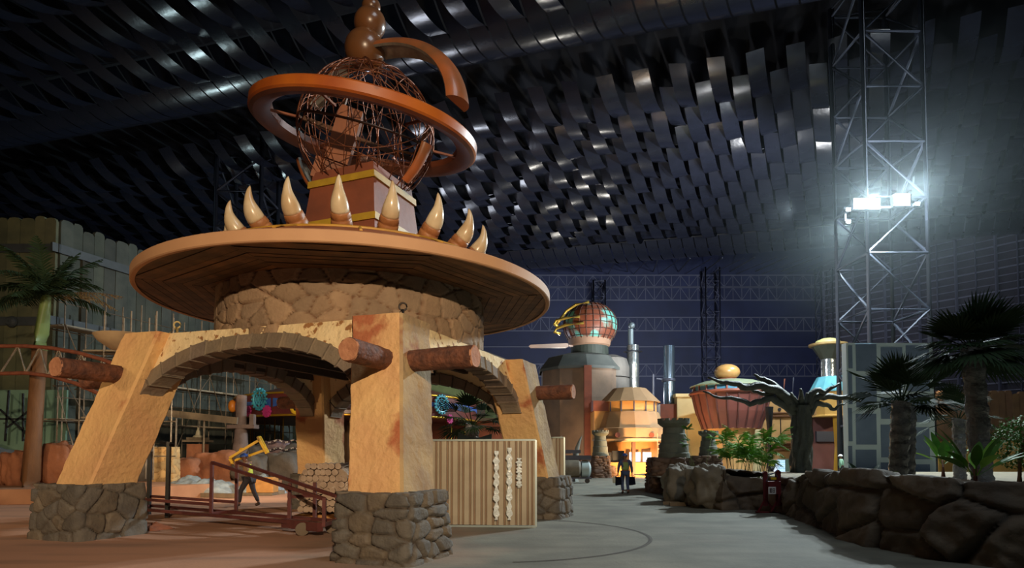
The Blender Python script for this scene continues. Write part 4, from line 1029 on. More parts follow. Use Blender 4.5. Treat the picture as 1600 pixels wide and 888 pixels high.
# fan palm wrapped trunk through the right arch
wrapM = mat('film_wrapped_trunk', s(134, 136, 140), .22, col2=s(92, 90, 92), nscale=5, bump=2.5, bscale=12, spec=.8)
def wrapped_trunk(p0, p1, r, par, seed, n=44):
    rr = random.Random(seed); rows = []; p0 = Vector(p0); p1 = Vector(p1)
    for i in range(n+1):
        t_ = i/n; c = p0.lerp(p1, t_); bulge = 1+.07*math.sin(i*1.15+seed)+.05*math.sin(i*2.9)+.45*max(0, .12-t_)
        rows.append([c+Vector((math.cos(a)*r*bulge*(1+.06*mnoise.noise(Vector((math.cos(a)*2, math.sin(a)*2, i*.35)))), math.sin(a)*r*bulge, .05*math.sin(a+i*.4))) for a in [2*math.pi*q/20 for q in range(20)]])
    m = M(); m.grid(rows, True); return m.build('wrapped_trunk', wrapM, par, smooth=True)
def fan_palm(base, top, r, R, nl, seed, lb, leaf=None, L=(.5, 1.0), elev=(-.35, 1.35), two=None, nb=18):
    t = root('fan_palm', base, lb, 'palm'); wrapped_trunk(base, top, r, t, seed)
    if two: wrapped_trunk(two[0], two[1], r*.8, t, seed+3)
    rr = random.Random(seed); m = M()
    for k in range(nl):
        a = k*2.399; e = elev[0]+(elev[1]-elev[0])*((k+.5)/nl)**1.0; d = Vector((math.cos(a)*math.cos(e), math.sin(a)*math.cos(e), math.sin(e)))
        fan(m, Vector(top)+Vector((0, 0, -.05)), d, rr.uniform(*L)*(1 if e < .8 else .8), R*rr.uniform(.8, 1.1), rr, nb, 2.5, .38 if e < .6 else .15)
    m.build('fan_leaves', leaf or leafD, t); return t
fan_palm(Vector((at(738, 700, 18.5).x, 18.5, 0)), at(738, 664, 18.5), .2, .75, 16, 5, 'small fan palm with a film wrapped trunk behind the large metal sheet', elev=(-.1, .9))
HZD = .0034
# ============================================================ RIGHT AND BACKGROUND
def pxr(px, Y): return px/FPX*Y
plasG = mat('grey_render_wall', s(150, 128, 108), .85, col2=s(112, 98, 88), nscale=.6, amt=.8, bump=.4, bscale=4)
slateR = mat('slate_roof', s(92, 98, 96), .7, col2=s(72, 78, 78), nscale=1)
copper = mat('copper_red', s(150, 80, 58), .5, col2=s(110, 62, 48), nscale=1.3)
cream2 = mat('ochre_render', s(222, 178, 116), .8, col2=s(200, 152, 96), nscale=1)
orang2 = mat('orange_render', s(206, 148, 84), .8, col2=s(180, 118, 64), nscale=1)
chrome = mat('ribbed_chrome', s(170, 178, 182), .22, metal=.85, bump=2, bscale=3)
def lat(px, Y, prof, n=48, dx=0, dy=0, **k):
    """profile in (half width px, py)"""
    c = at(px, 700, Y); m = M(); m.lathe((c.x, Y, 0), [(max(.01, pxr(a, Y)), at(px, b, Y).z if b is not None else 0) for a, b in prof], n, **k); return m
# ---- building with the copper globe
Y = 56; bx = at(912, 700, Y).x; t = root('globe_building', (bx, Y, 0), 'grey rendered building with copper and teal globe on its neck and a flat blade', 'building')
lat(910, Y, [(66, None), (66, 600), (66, 582)], 10, rot=.31).build('body', plasG, t)
lat(910, Y, [(70, 584), (70, 580), (56, 562), (34, 556), (.5, 555)], 10, rot=.31).build('slate_roof', slateR, t)
lat(954, Y-.8, [(30, None), (30, 575), (26, 562), (12, 556), (.5, 556)], 24).build('round_bay', mat('tiled_grey_bay', s(118, 116, 112), .75, col2=s(98, 96, 94), nscale=1), t)
lat(922, Y, [(30, 560), (29, 541)], 32).build('neck', mat('dark_patina', s(62, 72, 66), .6, col2=s(44, 50, 46), nscale=2), t)
lat(922, Y, [(29, 543), (32, 541), (34, 530), (30, 528)], 32).build('neck_ring', mat('tan_ring', s(160, 128, 106), .7), t, smooth='auto')
gl = mat('copper_globe', s(140, 74, 52), .45, col2=s(112, 66, 50), nscale=.8, col3=s(104, 178, 168), n3=.42, t3=.56)
gc = at(922, 510, Y); gr = pxr(42, Y); M().sphere(gc, gr, 48, 24, .88).build('globe', gl, t, smooth=True)
m = M()
for k in range(12):
    a = k*math.pi/12; m.tube([gc+Vector((gr*1.01*math.cos(a)*math.cos(b), gr*1.01*math.sin(a)*math.cos(b), gr*.89*math.sin(b))) for b in [2*math.pi*i/48 for i in range(48)]], .035, 5, closed=True)
for k in range(-3, 5):
    b = k*.27; m.tube([gc+Vector((gr*1.01*math.cos(a)*math.cos(b), gr*1.01*math.sin(a)*math.cos(b), gr*.89*math.sin(b))) for a in [2*math.pi*i/48 for i in range(48)]], .035, 5, closed=True)
m.build('globe_grid', mat('dark_brown_grid', s(70, 44, 36), .6), t)
gold2 = mat('brushed_gold', s(206, 176, 84), .3, metal=.6)
for pts in ([(920, 472), (900, 476), (885, 486), (875, 500), (869, 507)], [(906, 495), (885, 497), (869, 501), (866, 507), (872, 511)], [(912, 505), (885, 508), (870, 513), (866, 519), (876, 522)]):
    M().tube([at(x, y, Y-gr*(.95 if i in (0, 1) else .75)) for i, (x, y) in enumerate(pts)], .13, 8).build('gold_band', gold2, t, smooth=True)
m = M(); a, b = at(829, 541, Y-1), at(888, 540, Y-1); m.poly([a+Vector((0, 0, .12)), a+Vector((-.15, 0, 0)), a+Vector((0, 0, -.15)), b+Vector((-.2, 0, -.2)), b+Vector((0, 0, -.1)), b+Vector((0, 0, .16)), b+Vector((-.2, 0, .2))], (0, .25, 0)); m.bar(b, at(905, 543, Y), .12); m.build('blade', mat('pale_blade', s(214, 190, 178), .45), t)
m = M(); pa = at(914, 735, Y-3.9); m.box((at(919, 700, 52.0).x, 52.05, at(919, 571, 52.0).z/2), (pxr(12, 52.0), .35, at(919, 571, 52.0).z)); m.build('red_pilaster', copper, t)
for z in (4.2, 6.4, 8.4): M().tube([(at(954, 700, 55.2).x+1.73*math.cos(a), 55.2+1.73*math.sin(a), z) for a in [math.pi+math.pi*i/20 for i in range(21)]], .04, 4).build('joint_line', blackM, t)
# ---- mushroom shaped building
Y = 50; t = root('dome_shop', at(982, 745, Y)*1, 'ochre flared round building with window band under a frustum roof', 'building'); t.location.z = 0; WORLD[t.name] = Vector(t.location)
tanR = mat('tan_panel_roof', s(196, 158, 116), .7, col2=s(172, 136, 100), nscale=.8)
lat(984, Y, [(24, 608), (26, 608), (46, 628), (48, 630), (44, 630)], 14, rot=.2).build('upper_roof', tanR, t)
lat(984, Y, [(42, 630), (42, 645)], 14, rot=.2).build('window_band', mat('lit_window', s(240, 190, 120), .5, col2=s(220, 160, 90), nscale=1), t)
m = M()
for k in range(14):
    a = k*2*math.pi/14+.2; r = pxr(42.5, Y); m.bar((at(984, 700, Y).x+r*math.cos(a), Y+r*math.sin(a), at(984, 645, Y).z), (at(984, 700, Y).x+r*math.cos(a), Y+r*math.sin(a), at(984, 630, Y).z), .09)
m.build('mullions', steel_l, t)
lat(984, Y, [(43, 645), (45, 646), (53, 670), (57, 671), (57, 686), (55, 689), (52, 692)], 14, rot=.2).build('flared_skirt', tanR, t)
lat(984, Y, [(59, 687), (59, 690), (50, 690)], 40).build('rim_ledge', mat('pale_ledge', s(226, 190, 150), .6), t)
lat(984, Y, [(44, None), (44, 690)], 40).build('lower_wall', orang2, t)
for px in (965, 990, 1018):
    c = at(px, 680 if px != 990 else 679, Y-2.7); M().lathe((0, 0, 0), [(.02, 0), (.2, 0), (.24, .06), (.16, .1)], 14).build('porthole', copper, t) if False else M().tube([c+Vector((0, .3, 0)), c+Vector((0, -.05, 0))], .2, 14).build('porthole', copper, t)
glassM = mat('lit_shop_window', s(200, 214, 235), .2, emit=1.1, ecol=s(200, 215, 245))
for k, (x0, x1) in enumerate(((948, 956), (984, 990), (991, 1001), (1005, 1018))):
    a, b = at(x0, 707, Y-2.9), at(x1, 722, Y-2.9); M().box(((a.x+b.x)/2, Y-2.75, (a.z+b.z)/2), (b.x-a.x, .1, a.z-b.z)).build('shop_window', glassM if k in (1, 2, 3) else blackM, t)
M().box((at(966, 700, Y-2.8).x, Y-2.7, at(966, 714, Y).z), (.9, .2, .9)).build('dark_opening', blackM, t)
M().box((at(989, 700, Y-4).x, Y-4.2, at(989, 691, Y-4).z/2), (.25, .3, at(989, 691, Y-4).z)).build('porch_post', mat('brown_post', s(104, 66, 44), .7), t)
M().box((at(1005, 730, Y-3.6).x, Y-3.3, .55), (5.2, .3, 1.1)).build('parapet', orang2, t)
for dx in (0, .5): M().tube([(at(1027, 700, Y-3.5).x+dx, Y-3.6, 0), (at(1027, 700, Y-3.5).x+dx, Y-3.6, at(1027, 680, Y).z)], .04, 6).build('ladder_rail', mat('ladder_metal', s(214, 180, 150), .5), t)
for k in range(8): M().bar((at(1027, 700, Y-3.5).x, Y-3.6, .3+k*.36), (at(1027, 700, Y-3.5).x+.5, Y-3.6, .3+k*.36), .04).build('ladder_rung', bpy.data.materials['ladder_metal'], t)
M().box((at(938, 660, Y+.5).x, Y+.4, at(936, 632, Y).z/2), (1.3, 2.4, at(936, 632, Y).z)).build('side_wing', cream2, t)
M().box((at(939, 636, Y).x, Y+.3, at(938, 636, Y).z), (1.5, 2.7, .8)).build('copper_fascia', copper, t)
# chimney with ball
Y = 57; c = at(990, 700, Y); t = root('ribbed_chimney', (c.x, Y, 0), 'crumpled chrome chimney pipe with a ball on top above the ochre round building', 'chimney')
lat(990, Y, [(9.5, 612), (9.5, 580), (10, 578), (9.5, 560), (9.5, 540), (.5, 540)], 24).build('pipe', chrome, t, smooth='auto'); lat(987, Y, [(4.5, 541), (4.5, 515), (.5, 514)], 16).build('thin_pipe', mat('grey_pipe', s(110, 122, 130), .4, metal=.4), t, smooth='auto')
M().sphere(at(987, 509, Y), pxr(5.2, Y), 20, 12).build('ball', mat('grey_pipe2', s(110, 122, 130), .4, metal=.4), t, smooth=True)
m = lat(990, Y, [(11, 551), (15, 550), (11, 549)], 20); m.build('collar', steel, t); lat(990, Y, [(9.5, None), (9.5, 612)], 12).build('pipe_foot', chrome, t)
Y = 56; c = at(1046, 700, Y); t = root('smooth_chimney', (c.x, Y, 0), 'tall smooth chrome chimney on a maroon block left of the cream tower', 'chimney')
lat(1047, Y, [(8.5, 632), (8.5, 541), (.5, 541)], 24).build('pipe', mat('smooth_chrome', s(130, 150, 170), .18, metal=.9), t, smooth='auto'); lat(1042, Y, [(4, 632), (4, 541), (.5, 541)], 12).build('side_pipe', bpy.data.materials['smooth_chrome'], t, smooth='auto')
lat(1046, Y, [(10, 597), (11, 595), (10, 592)], 20).build('clamp', steel, t); M().box((at(1042, 650, Y).x, Y, at(1042, 633, Y).z/2), (1.6, 2, at(1042, 633, Y).z)).build('maroon_block', copper, t)
m = M(); m.bar(at(1026, 592, Y), at(1047, 594, Y), .12); m.bar(at(1021, 585, Y), (at(1021, 585, Y).x, Y, 0), .12); m.build('bracket_post', steel, t)
# cream tower block
Y = 56; a = at(1052, 622, Y); b = at(1092, 622, Y); t = root('cream_tower', ((a.x+b.x)/2, Y, 0), 'cream rendered block with a cornice left of the bowl shaped building', 'building')
crm = mat('cream_wall', s(226, 206, 156), .8, col2=s(206, 184, 136), nscale=1)
M().box(((a.x+b.x)/2, Y, a.z/2), (b.x-a.x, 2.6, a.z)).build('wall', crm, t); M().box(((a.x+b.x)/2, Y, a.z+.1), (b.x-a.x+.3, 2.9, .28)).build('cornice', crm, t)
# ---- bowl building
Y = 50; c = at(1140, 700, Y); t = root('bowl_building', (c.x, Y, 0), 'maroon ribbed bowl shaped building with a golden ball on its green roof', 'building')
rib = 22
lat(1143, Y, [(43, 671), (52, 645), (58, 618), (60, 617)], rib).build('bowl', mat('maroon_bowl', s(130, 74, 64), .55, col2=s(104, 60, 54), nscale=1), t)
m = M()
for k in range(rib):
    a = 2*math.pi*k/rib; cx = at(1143, 700, Y).x
    m.tube([(cx+pxr(r, Y)*math.cos(a), Y+pxr(r, Y)*math.sin(a), at(1143, y, Y).z) for r, y in ((43.5, 671), (52.5, 645), (58.5, 618))], .07, 5)
m.build('bowl_ribs', mat('dark_rib', s(92, 56, 52), .5), t)
lat(1143, Y, [(62, 618), (64, 616), (62, 613), (55, 613)], 44).build('bowl_rim', copper, t, smooth='auto')
lat(1143, Y, [(56, 613), (56, 604)], 22).build('blue_glazing', mat('blue_glazing', s(96, 160, 190), .2, spec=.8), t)
m = M()
for k in range(22):
    a = 2*math.pi*k/22; cx = at(1143, 700, Y).x; r = pxr(56.5, Y); m.bar((cx+r*math.cos(a), Y+r*math.sin(a), at(1143, 613, Y).z), (cx+r*math.cos(a), Y+r*math.sin(a), at(1143, 604, Y).z), .12)
m.build('glazing_bars', copper, t)
lat(1141, Y, [(60, 606), (60, 604), (40, 597), (22, 594), (.5, 594)], 22).build('green_roof', mat('sage_roof', s(140, 150, 122), .6, col2=s(116, 128, 106), nscale=1), t)
lat(1137, Y, [(17, 596), (17, 593), (14, 592)], 24).build('ball_seat', copper, t); M().sphere(at(1136, 582, Y), pxr(19.5, Y), 32, 18, .66).build('golden_ball', mat('golden_ball', s(206, 156, 92), .3, spec=.7, coat=.5), t, smooth=True)
lat(1143, Y, [(30, None), (36, 660), (43, 671)], 24).build('stem', cream2, t)
# ---- ochre facade behind the bare tree
Y = 54.5; a = at(1172, 620, Y); b = at(1258, 620, Y); zt = at(1200, 628, Y).z; cx = (a.x+b.x)/2; Wd = b.x-a.x
t = root('ochre_facade', (cx, Y, 0), 'ochre shop facade with brown ledges and portholes behind the bare tree', 'building')
M().box((cx, Y, zt/2), (Wd, .8, zt)).build('wall', mat('ochre_wall', s(190, 146, 88), .8, col2=s(164, 120, 72), nscale=1), t)
for y in (646, 651, 694, 698, 703): M().box((cx+.5, Y-.5, at(1200, y, Y).z), (Wd-1.2, .25, .1)).build('ledge', mat('brown_ledge', s(110, 70, 44), .7), t)
for px in (1218, 1234): M().tube([at(px, 640, Y-.4), at(px, 640, Y-.5)], .14, 14).build('porthole', blackM, t)
M().box((at(1178, 640, Y-.5).x, Y-.5, at(1178, 628, Y).z/2), (1.0, .3, at(1178, 628, Y).z)).build('cream_pier', crm, t)
M().box((at(1220, 655, Y-.5).x, Y-.45, at(1220, 673, Y).z), (.06, .05, 2.0)).build('joint', blackM, t)
M().box((at(1235, 730, Y-.5).x, Y-.6, at(1235, 729, Y).z), (2.2, .2, 1.3)).build('roller_door', mat('mint_door', s(150, 186, 168), .6), t)
M().box((at(1217, 730, Y-.5).x, Y-.6, at(1217, 728, Y).z), (.9, .2, 1.0)).build('shop_window', glassM, t)
for px, y0, mt_ in ((1226, 592, copper), (1192, 600, steel), (1205, 598, steel), (1240, 590, steel)):
    M().tube([(at(px, 700, Y).x, Y+.2, zt-.1), at(px, y0, Y+.2)], .07, 6).build('standpipe', mt_, t)
M().tube([(at(1202, 700, 45).x, 45, 0), at(1202, 636, 45)], .28, 10).build('wrapped_pole', mat('black_wrap', s(30, 34, 36), .35, bump=2, bscale=6), label='black wrapped pole in front of the ochre facade left of the bare tree', cat='pole', smooth='auto')
# ---- cone tower
Y = 48; c = at(1298, 700, Y); t = root('cone_tower', (c.x, Y, 0), 'tower with an inverted metal cone on a teal frustum and yellow drum', 'tower')
lat(1297, Y, [(11, 592), (11, 562)], 20).build('neck', chrome, t, smooth='auto'); lat(1297, Y, [(11, 562), (24, 541)], 12).build('cone', mat('dull_metal_cone', s(84, 88, 80), .3, metal=.6), t)
lat(1297, Y, [(24, 542), (28, 541), (28, 538), (20, 537)], 32).build('rim', mat('pale_gold_rim', s(170, 140, 92), .35, metal=.4), t, smooth='auto'); lat(1297, Y, [(20, 538), (17, 533), (9, 529.5), (.5, 528.5)], 28).build('cap', mat('olive_brass_cap', s(150, 144, 92), .4), t, smooth=True)
lat(1302, Y, [(22, 590), (33, 612), (33, 614), (22, 590)], 12, rot=.2).build('teal_frustum', mat('teal_glass', s(104, 170, 180), .2, spec=.8, col2=s(80, 140, 156), nscale=1), t); lat(1302, Y, [(22, 590), (.5, 590)], 12, rot=.2).build('frustum_top', steel_l, t)
lat(1302, Y, [(33, 613), (31, 614), (28, 649), (30, 650), (30, 652), (.5, 652)], 12, rot=.2).build('yellow_drum', mat('yellow_brass_drum', s(196, 156, 84), .4, col2=s(170, 130, 66), nscale=1), t)
M().tube([(at(1306, 700, Y-1).x, Y-1, 0), at(1306, 651, Y-1)], .22, 12).build('yellow_post', mat('mustard_post', s(190, 146, 50), .5), t, smooth='auto')
M().box((at(1295, 700, Y+1.5).x, Y+1.6, at(1290, 622, Y).z/2), (pxr(74, Y), 1.4, at(1290, 622, Y).z)).build('maroon_wall', mat('maroon_wall', s(124, 80, 76), .8, col2=s(100, 64, 62), nscale=1), t)
M().box((at(1305, 678, Y).x, Y+.8, at(1305, 682, Y).z), (2.2, .3, .8)).build('dark_balcony', steel, t); M().tube([(at(1272, 700, Y).x, Y+.7, 0), (at(1272, 640, Y).x, Y+.7, at(1272, 630, Y).z)], .12, 8).build('drain_pipe', copper, t)
# ---- castle shaped stone posts
castM = mat('carved_tower_stone', s(120, 122, 108), .85, col2=s(92, 94, 84), nscale=2, bump=1, bscale=8)
def castle(px, Y, w, ytop, ybase, lb, z0=0):
    c = Vector((at(px, 700, Y).x, Y, z0)); t = root('castle_tower', c, lb, 'tower'); H = at(px, ytop, Y).z-z0; r = w/2
    prof = [(r*1.0, 0), (r*.98, H*.12), (r*.92, H*.14), (r*.90, H*.36), (r*.82, H*.38), (r*.78, H*.60), (r*.70, H*.62), (r*.68, H*.78), (r*.86, H*.83), (r*1.0, H*.88), (r*1.02, H*.95), (r*.8, H*.95), (r*.78, H*.86), (.01, H*.86)]
    M().lathe(c, prof, 28).build('shaft', castM, t, smooth='auto')
    m = M()
    for k in range(14):
        a = 2*math.pi*k/14; d = Vector((math.cos(a), math.sin(a), 0)); m.box(c+d*r*.94+Vector((0, 0, H*.97)), (r*.14, r*.26, H*.07), (d, Vector((-d.y, d.x, 0)), Vector((0, 0, 1))))
    m.build('battlement', castM, t)
stackM = mat('stacked_brown_stone', s(122, 96, 78), .85, col2=s(96, 76, 64), nscale=3, bump=.8, bscale=12, attr=True)
def plinth(px0, px1, Y, d, ztop, seed, lb):
    x0 = at(px0, 700, Y).x; x1 = at(px1, 700, Y).x
    o = block_stones((x0, Y, 0), (1, 0, 0), (0, 1, 0), x1-x0, d, ztop, seed, 'stone_plinth', None, amp=.09, rowh=.17, cw=.5, res=.04, mt=stackM, tones=((1, 1, 1), (.85, .85, .9), (1.1, 1, .9)), bat=.1); tag(o, lb, 'plinth'); return o
plinth(1022, 1072, 27.0, 1.5, at(1050, 716, 27).z, 51, 'stacked brown stone plinth at the left end of the rock planter')
castle(1053, 27.8, 1.38, 655, 716, 'largest grey castle shaped stone tower on the plinth by the planter', at(1050, 716, 27).z)
plinth(928, 953, 45.0, 1.4, at(940, 713, 45).z, 52, 'stacked stone plinth left of the walking man in the distance')
castle(938, 45.8, 1.2, 673, 713, 'small grey castle shaped tower before the ochre round building', at(940, 713, 45).z)
plinth(1066, 1128, 36.0, 1.2, at(1100, 713, 36).z, 53, 'low stacked stone wall behind the rock planter boulders')
castle(1107, 36.6, 1.12, 674, 713, 'small grey castle shaped tower behind the green feather palms', at(1100, 713, 36).z)
# ---- rock planter
path = [(1046, 781), (1080, 790), (1128, 798), (1170, 797), (1215, 802), (1262, 819), (1305, 838), (1370, 858), (1450, 874), (1560, 888), (1700, 902)]
G = [gp(x, y) for x, y in path]; L = [0]
for a, b in zip(G, G[1:]): L.append(L[-1]+(b-a).length)
def pathpt(l):
    i = max(0, min(len(G)-2, max([j for j in range(len(G)) if L[j] <= l] or [0]))); f = (l-L[i])/(L[i+1]-L[i]); return G[i].lerp(G[i+1], f), (G[i+1]-G[i]).normalized()
tops = {0: 731, 1: 735, 2: 733, 3: 745, 4: 747, 5: 740, 6: 738, 7: 742, 8: 747, 9: 752, 10: 756}
def toph(l):
    i = max(0, min(len(G)-2, max([j for j in range(len(G)) if L[j] <= l] or [0]))); f = (l-L[i])/(L[i+1]-L[i]); y = tops[i]*(1-f)+tops[i+1]*f; p, _ = pathpt(l); return CH-(y-711.3)/FPX*(p.y+.5)
ns = int(L[-1]/.05); zr = [('v', i/30) for i in range(31)]+[('t', i*.06) for i in range(1, 28)]
P = np.zeros((len(zr), ns+1, 3)); NN = np.zeros_like(P); S_ = np.zeros(P.shape[:2]); T_ = np.zeros_like(S_)
for j in range(ns+1):
    l = L[-1]*j/ns; p, d = pathpt(l); q1, _ = pathpt(min(L[-1], l+.4)); q0, _ = pathpt(max(0, l-.4)); d = (q1-q0).normalized(); out = Vector((d.y, -d.x, 0))
    h = toph(l)*(1+.10*mnoise.noise(Vector((l*.9, 0, 0))))
    for i, (k, v) in enumerate(zr):
        if k == 'v': pt = p-out*(.22*v*v+.12*v)+Vector((0, 0, h*v-.02)); nn = (out+Vector((0, 0, .8*max(0, v-.8)*5))).normalized(); T_[i, j] = v*h
        else: pt = p-out*(.34+v)+Vector((0, 0, h-.12*v)); nn = Vector((0, 0, .5)); T_[i, j] = h+v
        P[i, j] = pt[:]; NN[i, j] = nn[:]; S_[i, j] = l
e, rnd, cid = cells(S_, T_, .75, 1.25, 77, None, jit=.4, merge=.05); e2, rnd2, cid2 = cells(S_, T_, .28, .5, 78, None, jit=.45, merge=.1)
m = M(); rows = []
for i in range(P.shape[0]):
    row = []
    for j in range(P.shape[1]):
        p = Vector(P[i, j]); nz = mnoise.fractal(p*1.1, 1, 2, 6); h = min(1, e[i, j]/.12); h2 = min(1, e2[i, j]/.05)
        row.append(p+Vector(NN[i, j])*(.20*h*(.4+rnd[i, j])-.14+.12*nz+.035*h2*rnd2[i, j]+.03*mnoise.noise(p*6)))
    rows.append(row)
m.grid(rows); tt = (.8+.3*rnd)[..., None]*np.array([1, .97, .92])*np.clip(e/.05, .35, 1)[..., None]; m.t = [tuple(x) for x in tt.reshape(-1, 3)]
rp = root('rock_planter', (5.5, 16, 0), 'long low planter faced with dark carved rock on the right', 'planter')
m.build('rock_face', mat('planter_rock', s(124, 110, 94), .85, col2=s(80, 68, 58), nscale=.9, amt=.8, bump=1, bscale=8, attr=True), rp, smooth=True)
bed = [G[i]+Vector((.4, .5, 0)) for i in range(len(G))]; bed = [Vector((p.x, p.y, .72)) for p in bed]+[Vector((30, 9, .72)), Vector((34, 34, .72)), Vector((9, 34, .72)), Vector((5.8, 30, .72))]
m = M(); m.poly(bed, (0, 0, .02)); m.build('soil', mat('sandy_soil', s(134, 124, 104), .95, col2=s(98, 88, 72), nscale=1.5, bump=1, bscale=5), rp)
for k, (px0, px1, yt, yb, dd, sd, lb) in enumerate(((1044, 1092, 729, 786, 1.3, 1, 'pale angular boulder at the left end of the rock planter'), (1084, 1140, 728, 795, 1.4, 2, 'cracked pale boulder second from the left end of the rock planter'), (1330, 1395, 752, 858, 1.2, 3, None))):
    if lb is None: continue
    g0, g1 = gp(px0, yb), gp(px1, yb); Yc = (g0.y+g1.y)/2+.45; zt = at(px0, yt, Yc-.2).z
    o = rock(((g0.x+g1.x)/2, Yc, zt/2-.03), (g1.x-g0.x, dd, zt*1.03), sd, mat('pale_boulder', s(140, 130, 112), .85, col2=s(98, 90, 78), nscale=1.5, bump=1, bscale=8), 'boulder', lb, 'boulder', amp=.3, n=56)
# boards and debris on the floor near the planter
for k, (px, py, w, dx, lb) in enumerate(((1068, 791, .9, .1, 'short timber offcut on the floor before the first boulder'), (1048, 789, .5, -.2, 'small timber scrap left of the short offcut'))):
    g = gp(px, py); M().bar(g+Vector((-w/2, 0, .04)), g+Vector((w/2, dx, .05)), .08, .14).build('timber_offcut', wood, label=lb, cat='timber')
# ---- plants in the planter
fan_palm(Vector((at(1536, 750, 15).x, 15, .65)), at(1519, 545, 15), .23, 1.0, 40, 3, 'tallest fan palm with a thick film wrapped trunk at far right', L=(.4, .75), elev=(-.35, 1.4), nb=22)
fan_palm(Vector((at(1402, 750, 17.5).x, 17.5, .65)), at(1408, 628, 17.5), .24, .95, 26, 8, 'twin trunk fan palm with wrapped trunks before the panelled block', L=(.5, 1.0), elev=(-.15, 1.45), two=(Vector((at(1424, 750, 17.7).x, 17.9, .65)), Vector(at(1420, 632, 17.9))))
fan_palm(Vector((at(1500, 750, 22).x, 22, .65)), at(1498, 655, 22), .2, .8, 14, 9, 'smaller fan palm half hidden behind the tallest palm')
def broad(m, p, d, L, w, droop, fold=.25, n=12):
    p = Vector(p); dd = Vector(d).normalized(); rows = []
    for i in range(n+1):
        t = i/n; pet = .28; s_ = dd.cross(Vector((0, 0, 1)));
        s_ = s_.normalized() if s_.length > .05 else Vector((1, 0, 0)); up = s_.cross(dd)
        ww = .012 if t < pet else w*math.sin(math.pi*((t-pet)/(1-pet))**.75)**.8+.003
        rows.append([p-s_*ww+up*fold*ww, p.copy(), p+s_*ww+up*fold*ww]); p = p+dd*(L/n); dd = (dd+Vector((0, 0, -droop/n))).normalized()
    m.grid(rows)
def banana(base, hts, seed, lb, n=12, L=1.3, w=.14, mt=leafG, spread=(.35, 1.3), name='bird_of_paradise_plant'):
    t = root(name, base, lb, 'plant'); rr = random.Random(seed); 
    for k in range(n):
        a = k*2.4+rr.uniform(-.3, .3); e = spread[0]+(spread[1]-spread[0])*rr.random(); m = M()
        broad(m, Vector(base)+Vector((math.cos(a)*.06, math.sin(a)*.06, hts)), (math.cos(a)*math.cos(e), math.sin(a)*math.cos(e)*.7, math.sin(e)), L*rr.uniform(.8, 1.15), w*rr.uniform(.8, 1.2), rr.uniform(.2, .8)); m.build('leaf', mt if rr.random() < .75 else leafB, t, smooth=True)
    M().tube([Vector(base), Vector(base)+Vector((0, 0, hts+.15))], [.09, .05], 10).build('stalk', mat('red_stalk', s(96, 56, 44), .6), t, smooth=True)
banana(Vector((at(1524, 745, 13.8).x, 13.8, .65)), .55, 4, 'broad leaved plant with upright paddle leaves in front of the tallest palm', n=14, L=1.15, w=.11, spread=(.5, 1.3))
banana(Vector((at(1352, 745, 17).x, 17, .7)), .05, 5, 'low clump of dark paddle leaves leaning left beside the panelled block', n=9, L=.95, w=.09, mt=leafD, spread=(.2, .9))
banana(Vector((at(1474, 745, 24).x, 24, .7)), .6, 6, 'pale green broad leaved plant between the panelled block and tall palm', n=10, L=1.2, w=.2, mt=leafG)
def feather(base, n, H, seed, lb, mt=leafB, L=1.2, ll=.3):
    t = root('feather_palm', base, lb, 'palm'); rr = random.Random(seed); m = M(); sm = M()
    for k in range(n):
        a = rr.uniform(0, 6.28); r = rr.uniform(0, .35); p = Vector(base)+Vector((math.cos(a)*r, math.sin(a)*r, 0)); h = H*rr.uniform(.35, .8); lean = Vector((math.cos(a)*.25, math.sin(a)*.2, 1)).normalized()
        q = p+lean*h; sm.tube([p, q], [.022, .012], 6)
        for f in range(4):
            b = a+rr.uniform(-1.5, 1.5)+f*.4; el = rr.uniform(.3, 1.2); frond(m, q, (math.cos(b)*math.cos(el), math.sin(b)*math.cos(el), math.sin(el)), L*rr.uniform(.6, 1), rr.uniform(.7, 1.5), .018, ll, 14, rr=rr)
    sm.build('canes', mat('green_cane', s(104, 120, 66), .5), t, smooth=True); m.build('fronds', mt, t)
feather(Vector((at(1150, 745, 22.5).x, 22.5, .65)), 15, 2.0, 3, 'left clump of bright green feather palms in the planter', L=.8, ll=.26)
feather(Vector((at(1180, 745, 21.8).x, 21.8, .65)), 15, 2.0, 4, 'right clump of bright green feather palms in the planter', L=.95, ll=.28)
feather(Vector((at(1090, 745, 26).x, 26, .6)), 4, 3.0, 5, 'thin sparse bamboo like palm before the cream tower', leafG, L=.4, ll=.14)
# leafy tree at the right edge
base = Vector((at(1592, 740, 19).x, 19, .65)); t = root('leafy_tree', base, 'bushy dark green leafy tree cut by the right picture edge', 'tree')
M().tube([base, base+Vector((.05, 0, .9)), base+Vector((.3, 0, 1.8))], [.09, .07, .03], 8).build('trunk', trunkM, t, smooth=True)
m = M(); rr = random.Random(8)
for k in range(2600):
    v = Vector((rr.gauss(0, 1), rr.gauss(0, 1), rr.gauss(0, 1))).normalized()*rr.random()**.33; p = base+Vector((.25+v.x*1.0, v.y*.9, 1.35+v.z*.85)); u = Vector((rr.gauss(0, 1), rr.gauss(0, 1), rr.gauss(0, .6))).normalized(); x, y, _ = frame(u); l = .075
    m.add([p, p+u*l+x*l*.4, p+u*l*2, p+u*l-x*l*.4], [(0, 1, 2, 3)])
m.build('foliage', leafG, t)
